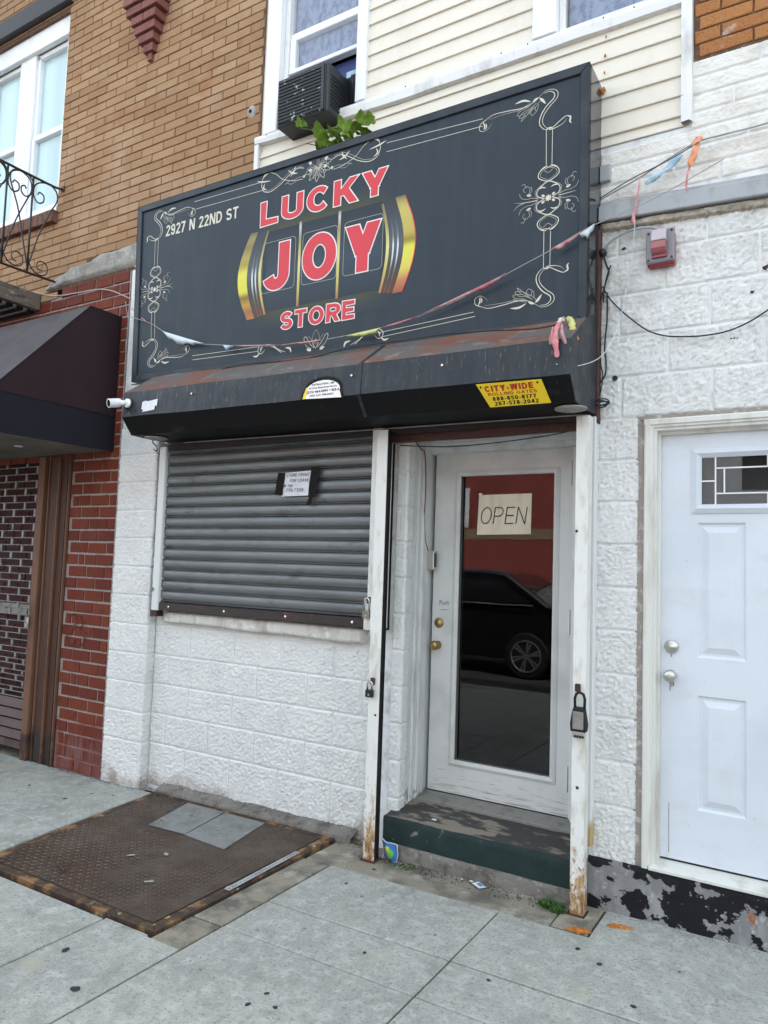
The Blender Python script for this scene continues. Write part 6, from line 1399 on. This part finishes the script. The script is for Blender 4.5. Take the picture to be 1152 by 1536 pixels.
MB().box(-.705, -.637, -.075, -.0625, 3.040, 3.050).build("lens_base", 'clearred', AL)
for x, z in ((-.722, 3.165), (-.618, 3.165), (-.722, 3.035), (-.618, 3.035)): MB().cyl((x, -.062, z), (0, -1, 0), .006, .003, 8).build("screw", 'steel_dark', AL)
cn = MB(); P = smoothpath([(-.943, -.03, 3.146), (-.90, -.04, 3.180), (-.831, -.045, 3.205), (-.76, -.045, 3.212), (-.70, -.04, 3.200), (-.678, -.035, 3.175)], 14)
cn.tube(P, [.006+.0012*(i % 2) for i in range(len(P))], 8); cn.build("flexible_conduit", 'ledge', smooth=False, label="grey flexible conduit curving from the sign to the alarm strobe", cat="conduit")
jb_ = MB().lathe((-.948, -.035, 3.135), (.5, -.2, -.8), [(.014, -.01), (.018, 0), (.018, .02), (.010, .03)], 10).build("conduit_fitting", 'black', smooth=True, label="black conduit fitting against the sign's right end", cat="fitting")
# cables
def cable(P, r, m, label, name="cable", k=6): return MB().tube(smoothpath(P, k), r, 6).build(name, m, smooth=True, label=label, cat="cable")
cable([(-.945, -.03, 2.96), (-.90, -.03, 2.88), (-.82, -.03, 2.79), (-.734, -.03, 2.712), (-.66, -.03, 2.675), (-.585, -.03, 2.659), (-.49, -.03, 2.650), (-.388, -.03, 2.656), (-.30, -.03, 2.685), (-.223, -.03, 2.728), (-.1, -.03, 2.80), (.2, -.03, 3.0)], .0035, 'wire', "thin black cable drooping across the white block wall right of sign")
cable([(-.94, -.03, 3.11), (-.925, -.035, 3.06), (-.915, -.03, 3.03), (-.93, -.035, 2.97), (-.95, -.03, 2.90), (-.965, -.03, 2.86)], .005, 'wire', "short thick black cable below the conduit fitting")
cable([(-.905, -.03, 3.06), (-.92, -.03, 3.02), (-.935, -.03, 2.95), (-.94, -.03, 2.88)], .004, 'wire', "second short black cable under the conduit, ending in a cap")
cable([(-.925, -.02, 2.93), (-.922, -.025, 2.80), (-.932, -.025, 2.66), (-.925, -.025, 2.58), (-.928, -.025, 2.52), (-.955, -.025, 2.475), (-.975, -.03, 2.46)], .0045, 'wire', "long black cable hanging down beside the brown flange")
cable([(-.955, -.02, 2.68), (-.952, -.02, 2.58), (-.942, -.02, 2.52), (-.95, -.02, 2.44), (-.965, -.02, 2.40)], .003, 'wire', "thinner black cable left of the long hanging one")
P = []
for i in range(46): a = i*.42; P.append((-.94+.034*cos(a)+.006*sin(a*.37), -.03-.012*sin(a*.5)-.01, 2.375+.014*sin(a)+.006*cos(a*.31)))
cable(P, .0030, 'wire', "coil of black cable bunched against the wall below the hood end", "cable_coil", 3)
cable([(-4.12, -.235, 2.745), (-3.6, -.240, 2.735), (-3.15, -.24, 2.765), (-2.6, -.25, 2.742), (-2.3, -.25, 2.765), (-1.9, -.28, 2.75), (-1.65, -.33, 2.73), (-1.4, -.37, 2.70), (-1.15, -.42, 2.66), (-1.02, -.45, 2.655)], .0035, 'wire', "long thin black cable lying along the top of the housing")
cable([(-4.0, -.12, 2.42), (-4.03, -.10, 2.36), (-4.00, -.09, 2.33), (-3.96, -.12, 2.29), (-4.02, -.1, 2.31)], .004, 'wire', "twisted black cable stub under the housing's left end")
MB().cyl((-.885, -.002, 2.50), (0, -1, 0), .013, .012, 8).build("pipe_stub", 'black', label="small black pipe stub poking out of the white wall", cat="pipe stub")
# bunting: string with faded pennants
BU = empty("bunting_string", (-2.5, -.25, 2.9), "old sagging bunting string with faded pennants across the sign", "bunting")
SPTS = [(-4.50, -.03, 3.47), (-4.22, -.22, 3.245), (-4.15, -.245, 3.225), (-3.944, -.25, 3.150), (-3.793, -.25, 3.065), (-3.536, -.25, 2.962), (-3.297, -.25, 2.915), (-2.961, -.25, 2.862), (-2.702, -.25, 2.842), (-2.506, -.25, 2.836), (-2.208, -.25, 2.842), (-1.973, -.25, 2.862), (-1.81, -.25, 2.888), (-1.58, -.25, 2.944), (-1.294, -.25, 3.042), (-1.127, -.25, 3.100), (-.966, -.245, 3.168), (-.813, -.20, 3.23), (-.66, -.11, 3.32), (-.40, -.04, 3.46)]
MB().tube(smoothpath(SPTS, 5), .0024, 5).build("string", 'string', BU, smooth=True)
def pennant(A, B2, drop, m, name="pennant", n=14, skew=.5, jag=.3, par=None):
    """cloth strip hanging between two string points, widest at skew"""
    A, B2 = Vector(A), Vector(B2); vs = []; fs = []
    for i in range(n+1):
        t = i/n; p = A.lerp(B2, t); h = drop*(sin(pi*min(1, t/skew/2)) if t < skew else sin(pi*(.5+.5*(t-skew)/(1-skew))))
        h *= 1+jag*(random.random()-.5)
        vs += [tuple(p), tuple(p+Vector((0, -.006, -h*.55))), tuple(p+Vector((0, .004+.008*sin(i*1.3), -h)))]
        if i: b = 3*i; fs += [(b-3, b, b+1, b-2), (b-2, b+1, b+2, b-1)]
    o = MB().add(vs, fs).build(name, m, par or BU, smooth=True); sd = o.modifiers.new("solid", 'SOLIDIFY'); sd.thickness = .001; return o
pennant((-3.82, -.252, 3.078), (-3.42, -.252, 2.938), .044, 'paleblue', skew=.3, jag=.7)
pennant((-4.40, -.07, 3.40), (-3.98, -.252, 3.165), .010, 'pink', skew=.6); pennant((-3.20, -.252, 2.898), (-2.78, -.252, 2.848), .010, 'palered', skew=.35)
pennant((-3.26, -.252, 2.908), (-3.16, -.252, 2.893), .03, 'lblue', skew=.3, n=6, jag=1); pennant((-2.75, -.252, 2.848), (-2.45, -.252, 2.836), .009, 'pink'); pennant((-2.33, -.252, 2.838), (-2.08, -.252, 2.852), .026, 'lime', skew=.7, jag=.4)
pennant((-2.08, -.252, 2.852), (-1.86, -.252, 2.880), .010, 'pink'); pennant((-1.84, -.252, 2.886), (-1.36, -.252, 3.022), .024, 'palered', skew=.8, jag=.5); pennant((-1.13, -.249, 3.105), (-.98, -.245, 3.163), .026, 'palered', skew=.35, jag=.4); pennant((-1.0, -.246, 3.155), (-.93, -.24, 3.185), .045, 'paleblue', skew=.5, n=7, jag=.9)
# second string at the right
B2_ = empty("bunting_line", (-.6, -.05, 3.5), "grey line with orange, blue and pink torn pennants right of sign", "bunting")
MB().tube(smoothpath([(-.957, -.05, 3.396), (-.86, -.05, 3.430), (-.766, -.05, 3.463), (-.64, -.05, 3.52), (-.512, -.05, 3.568), (-.40, -.05, 3.572), (-.218, -.05, 3.574), (.2, -.05, 3.60)], 5), .0040, 6).build("string", 'ledge', B2_, smooth=True)
MB().tube(smoothpath([(-.957, -.06, 3.398), (-.80, -.06, 3.462), (-.66, -.06, 3.50), (-.52, -.055, 3.555)], 5), .0025, 6).build("string", 'wire', B2_, smooth=True)
def rag(P, w, m, name="rag", par=B2_, tw=.6):
    P = smoothpath(P, 5); vs = []; fs = []; n = len(P)
    for i, p in enumerate(P):
        d = (P[min(i+1, n-1)]-P[max(i-1, 0)]).normalized(); s_ = d.cross(Vector((0, 1, 0)))
        s_ = s_.normalized() if s_.length > .01 else Vector((1, 0, 0)); s_ = (s_*cos(tw*sin(i*.7)) + Vector((0, 1, 0))*sin(tw*sin(i*.7)))
        ww = w*(.35+.65*sin(pi*(i+.5)/(n+.5)))*(1+random.uniform(-.2, .2)); vs += [tuple(p+s_*ww/2), tuple(p), tuple(p-s_*ww/2)]
        if i: b = 3*i; fs += [(b-3, b-2, b+1, b), (b-2, b-1, b+2, b+1)]
    o = MB().add(vs, fs).build(name, m, par, smooth=True); sd = o.modifiers.new("solid", 'SOLIDIFY'); sd.thickness = .001; return o
rag([(-.575, -.06, 3.52), (-.63, -.065, 3.475), (-.69, -.07, 3.44), (-.735, -.07, 3.412)], .034, 'lblue'); rag([(-.508, -.06, 3.575), (-.515, -.07, 3.52), (-.53, -.07, 3.475), (-.535, -.07, 3.45)], .038, 'oran'); rag([(-.49, -.06, 3.585), (-.505, -.075, 3.565), (-.53, -.07, 3.552)], .03, 'oran')
rag([(-.535, -.06, 3.47), (-.55, -.06, 3.42), (-.555, -.06, 3.37), (-.552, -.06, 3.34)], .012, 'pink'); rag([(-.765, -.06, 3.465), (-.768, -.06, 3.41), (-.78, -.06, 3.34), (-.785, -.06, 3.27)], .010, 'pink'); rag([(-.783, -.06, 3.31), (-.795, -.06, 3.25), (-.79, -.06, 3.235)], .020, 'pink')
MB().tube(smoothpath([(-.785, -.06, 3.25), (-.80, -.06, 3.05), (-.83, -.06, 2.88), (-.86, -.08, 2.72), (-.90, -.2, 2.56), (-.97, -.36, 2.48), (-1.03, -.46, 2.47)], 6), .0022, 5).build("loose_thread", 'paleblue', B2_, smooth=True)
# rags at the hood's right end
RG = empty("tangled_rags", (-1.0, -.4, 2.5), "pink and yellow rag scraps tangled at the right end of housing", "rags")
rag([(-1.035, -.30, 2.735), (-1.02, -.32, 2.72), (-1.0, -.34, 2.69), (-.99, -.35, 2.64), (-.985, -.36, 2.60)], .030, 'lime', par=RG, tw=.4); rag([(-1.045, -.30, 2.735), (-1.055, -.33, 2.715), (-1.06, -.35, 2.70)], .028, 'paper_cream', par=RG); rag([(-.985, -.35, 2.66), (-.98, -.355, 2.62), (-.965, -.36, 2.60)], .03, 'oran', par=RG)
rag([(-1.02, -.46, 2.66), (-1.03, -.47, 2.62), (-1.035, -.47, 2.58), (-1.03, -.465, 2.54), (-1.025, -.46, 2.50)], .030, 'pink', par=RG, tw=.3); rag([(-1.01, -.455, 2.65), (-1.005, -.46, 2.60), (-.99, -.45, 2.56)], .02, 'palered', par=RG, tw=.4); rag([(-1.045, -.465, 2.64), (-1.055, -.47, 2.56)], .016, 'palered', par=RG)
MB().tube(smoothpath([(-1.035, -.33, 2.72), (-1.02, -.40, 2.70), (-1.015, -.46, 2.65)], 5), .003, 5).build("string", 'string', RG)

# ---- litter and weeds
CB_ = empty("snack_bag", (-2.04, -.08, 0), "crumpled blue and green snack bag beside the left gate post", "litter")
gq = [(-2.065, .010), (-1.985, -.002), (-1.975, .085), (-2.06, .105)]
def bagmap(u, v):
    x = -2.066+.092*u+.004*sin(v*5); z = .006+.10*v*(1-.12*u)-.006*u; y = -.088+.010*sin(u*6+v*3)-.012*sin(pi*u)*sin(pi*v); return (x, y-.02*(1-v)*0, z+gz(x))
vs = []; fs = []; cs = []
for i in range(17):
    for j in range(17):
        u, v = i/16, j/16; vs.append(bagmap(u, v)); d = math.hypot(u-.45, v-.45); e_ = max(abs(u-.5), abs(v-.5))
        c = (.60, .64, .66) if e_ > .44 else ((.03, .12, .32) if d > .33 else ((.08, .40, .06) if u > .5 else ((.55, .50, .06) if d > .12 else (.50, .30, .05))))
        cs.append(c)
for i in range(16):
    for j in range(16): a = i*17+j; fs.append((a, a+17, a+18, a+1))
o = MB().add(vs, fs, cs).build("wrapper", 'print_v', CB_, smooth=True); sd = o.modifiers.new("solid", 'SOLIDIFY'); sd.thickness = .006
PK = [(-1.535, -.10), (-1.475, -.145), (-1.455, -.105), (-1.51, -.072)]
vs = [(x, y, gz(x)+.004+.004*(i % 2)) for i, (x, y) in enumerate(PK)]+[(-1.495, -.106, gz(-1.5)+.012)]
MB().add(vs, [(0, 1, 4), (1, 2, 4), (2, 3, 4), (3, 0, 4)]).build("sauce_packet", 'paper', label="small white and blue packet lying in front of the step", cat="litter")
MB().add([(-1.505, -.112, gz(-1.5)+.0135), (-1.478, -.130, gz(-1.5)+.0120), (-1.470, -.112, gz(-1.5)+.0125), (-1.495, -.096, gz(-1.5)+.0140)], [(0, 1, 2, 3)]).build("packet_print", mat("packet_blue", (.05, .25, .55), .4, .4), bpy.data.objects["sauce_packet"])
for (x, y, r, lab) in ((-1.55, -.075, .014, "tiny white scrap left of the blue packet"), (-1.60, -.08, .009, "tiniest white crumb of paper before the step"), (-1.83, .05, .018, "curled white paper bit lying on the worn step tread")):
    b = blot(x, y, r, e=.6, irr=.5, n=7, h=.006)
    if y > 0: b.v = [(v[0], v[1], v[2]+.212) for v in b.v]
    b.build("paper_scrap", 'paper', label=lab, cat="litter")
def weed(cx, cy, r, n, h, lab, seed):
    rr = random.Random(seed); E_ = MB()
    for i in range(n):
        a = rr.random()*2*pi; d = r*rr.random()**.6; x = cx+d*cos(a)*1.3; y = cy+d*sin(a)*.7; z = gz(x)-.004; l = h*rr.uniform(.4, 1); b = rr.random()*2*pi; w = rr.uniform(.0015, .004)
        dx, dy = cos(b)*l*.7, sin(b)*l*.7; px, py = -sin(b)*w, cos(b)*w
        E_.add([(x-px, y-py, z), (x+px, y+py, z), (x+dx*.5+px*1.2, y+dy*.5+py*1.2, z+l*.6), (x+dx*.5-px*1.2, y+dy*.5-py*1.2, z+l*.6), (x+dx, y+dy, z+l*.75)], [(0, 1, 2, 3), (3, 2, 4)])
    return E_.build("weed", 'grass', label=lab, cat="weed")
weed(-1.125, -.115, .045, 420, .035, "small green weed tuft near the foot of right gate post", 1)
weed(-1.085, -.15, .025, 160, .03, "smaller green weed sprig in the joint nearest the street", 4)
weed(-1.93, -.10, .06, 60, .018, "sparse dry weed sprouts along the base of the step", 2)

# ================================================================== ACROSS THE STREET (partly seen in the glass)
FB = empty("red_warehouse", (-9, -16, 0), "red painted building across the street mirrored in the door glass", "building")
MB().box(-13.5, -5.2, -24, -15, -.05, 5.2).build("wall", 'redwall', FB)
MB().box(-13.5, -5.2, -15.05, -14.99, 2.42, 2.72).build("cream_band", 'creamwall', FB)
MB().box(-9.7, -8.9, -15.06, -14.98, 2.75, 3.9).build("window", 'vinyl', FB)
MB().box(-13.5, -5.2, -15.1, -14.9, 5.15, 5.35).build("cornice", 'creamwall', FB)
for k_, (xa, xb, hh, mm, lab) in enumerate(((-30, -13.6, 6.4, (.36, .37, .38), "unseen pale grey building left of the red one, added for neutral bounce light"), (-5.1, 4.0, 6.0, (.34, .35, .37), "unseen grey building right of the red one, added for neutral bounce light"), (4.1, 18, 6.8, (.30, .25, .21), "unseen brown building furthest right across the street, added for neutral bounce light"))):  # unseen neighbours added in neutral colours so bounced light is less pink
    NB = empty("bounce_building", ((xa+xb)/2, -16, 0), lab, "building")
    MB().box(xa, xb, -24, -15, -.05, hh).build("wall", mat("far_bounce_wall", mm, .85, .2, layers=[(tuple(c*.8 for c in mm), .8, .45, .7)]), NB)
    for i in range(int((xb-xa)/2.6)):
        for z in (.9, 3.6): MB().box(xa+.8+2.6*i, xa+1.9+2.6*i, -15.05, -14.98, z, z+1.5).build("window", 'carglass', NB)
# parked SUV
CR = empty("parked_car", (-5.8, -7.7, -.14), "black parked car at the kerb mirrored in the door glass", "car")
def carshape():
    base = -.14
    side = [(-8.10, .42), (-8.12, .80), (-8.02, 1.02), (-7.90, 1.08), (-7.45, 1.60), (-7.1, 1.70), (-4.9, 1.70), (-4.5, 1.64), (-3.75, 1.18), (-3.05, 1.08), (-2.82, .88), (-2.78, .45), (-2.86, .28), (-8.0, .28)]
    mb = MB(); n = len(side); Y0, Y1 = -6.82, -8.62
    prof = lambda z: .0 if z < 1.1 else (z-1.1)*.32
    vs = [(x, Y0-prof(z), z+base) for x, z in side]+[(x, Y1+prof(z), z+base) for x, z in side]
    mb.add(vs, [(i, (i+1) % n, (i+1) % n+n, i+n) for i in range(n)]+[tuple(range(n))[::-1], tuple(range(n, 2*n))]); return mb
fixnormals(carshape().build("body", 'carpaint', CR, bevel=.05, seg=2))
for P in ([(-7.35, 1.18), (-7.12, 1.56), (-6.35, 1.58), (-6.35, 1.16)], [(-6.25, 1.16), (-6.25, 1.58), (-5.35, 1.58), (-5.35, 1.16)], [(-5.27, 1.16), (-5.27, 1.58), (-4.8, 1.58), (-4.58, 1.54), (-4.05, 1.19)]):
    vs = [(x, -6.805-(z-1.1)*.32, z-.14) for x, z in P]; MB().add(vs, [tuple(range(len(vs)))]).build("side_window", 'carglass', CR)
MB().box(-7.4, -4.0, -6.825, -6.80, 1.0, 1.02).build("trim_strip", 'alum', CR)
for x in (-6.55, -5.65): MB().box(x, x+.16, -6.85, -6.80, .82, .85).build("door_handle", 'alum', CR)
for x in (-4.08, -7.2):
    for (ya, yb) in ((-6.79, -7.02), (-8.65, -8.42)):
        wz = -.14+.36
        w = MB().lathe((x, ya, wz), (0, -1 if yb < ya else 1, 0), [(.24, .0), (.33, .0), (.36, .03), (.36, .2), (.24, .22)], 32).build("wheel", 'rubber', CR, smooth=False)
        if ya > -7:
            MB().lathe((x, ya+.001, wz), (0, -1, 0), [(.245, 0), (.24, .02)], 28).build("rim_disc", 'black', w)
            MB().tube([(x+.238*cos(t*pi/16), ya+.008, wz+.238*sin(t*pi/16)) for t in range(33)], .014, 6).build("rim_ring", 'rim', w); MB().cyl((x, ya+.005, wz), (0, -1, 0), .05, .03, 12).build("hub", 'rim', w)
            for k_ in range(6):
                a = k_*pi/3+.3; 
                for da in (-.13, .13):
                    c_, s_ = cos(a+da), sin(a+da); px, pz = -s_*.016, c_*.016
                    MB().add([(x+c_*.04+px, ya+.010, wz+s_*.04+pz), (x+c_*.04-px, ya+.010, wz+s_*.04-pz), (x+c_*.235-px, ya+.010, wz+s_*.235-pz), (x+c_*.235+px, ya+.010, wz+s_*.235+pz)], [(0, 1, 2, 3)]).build("spoke", 'rim', w)
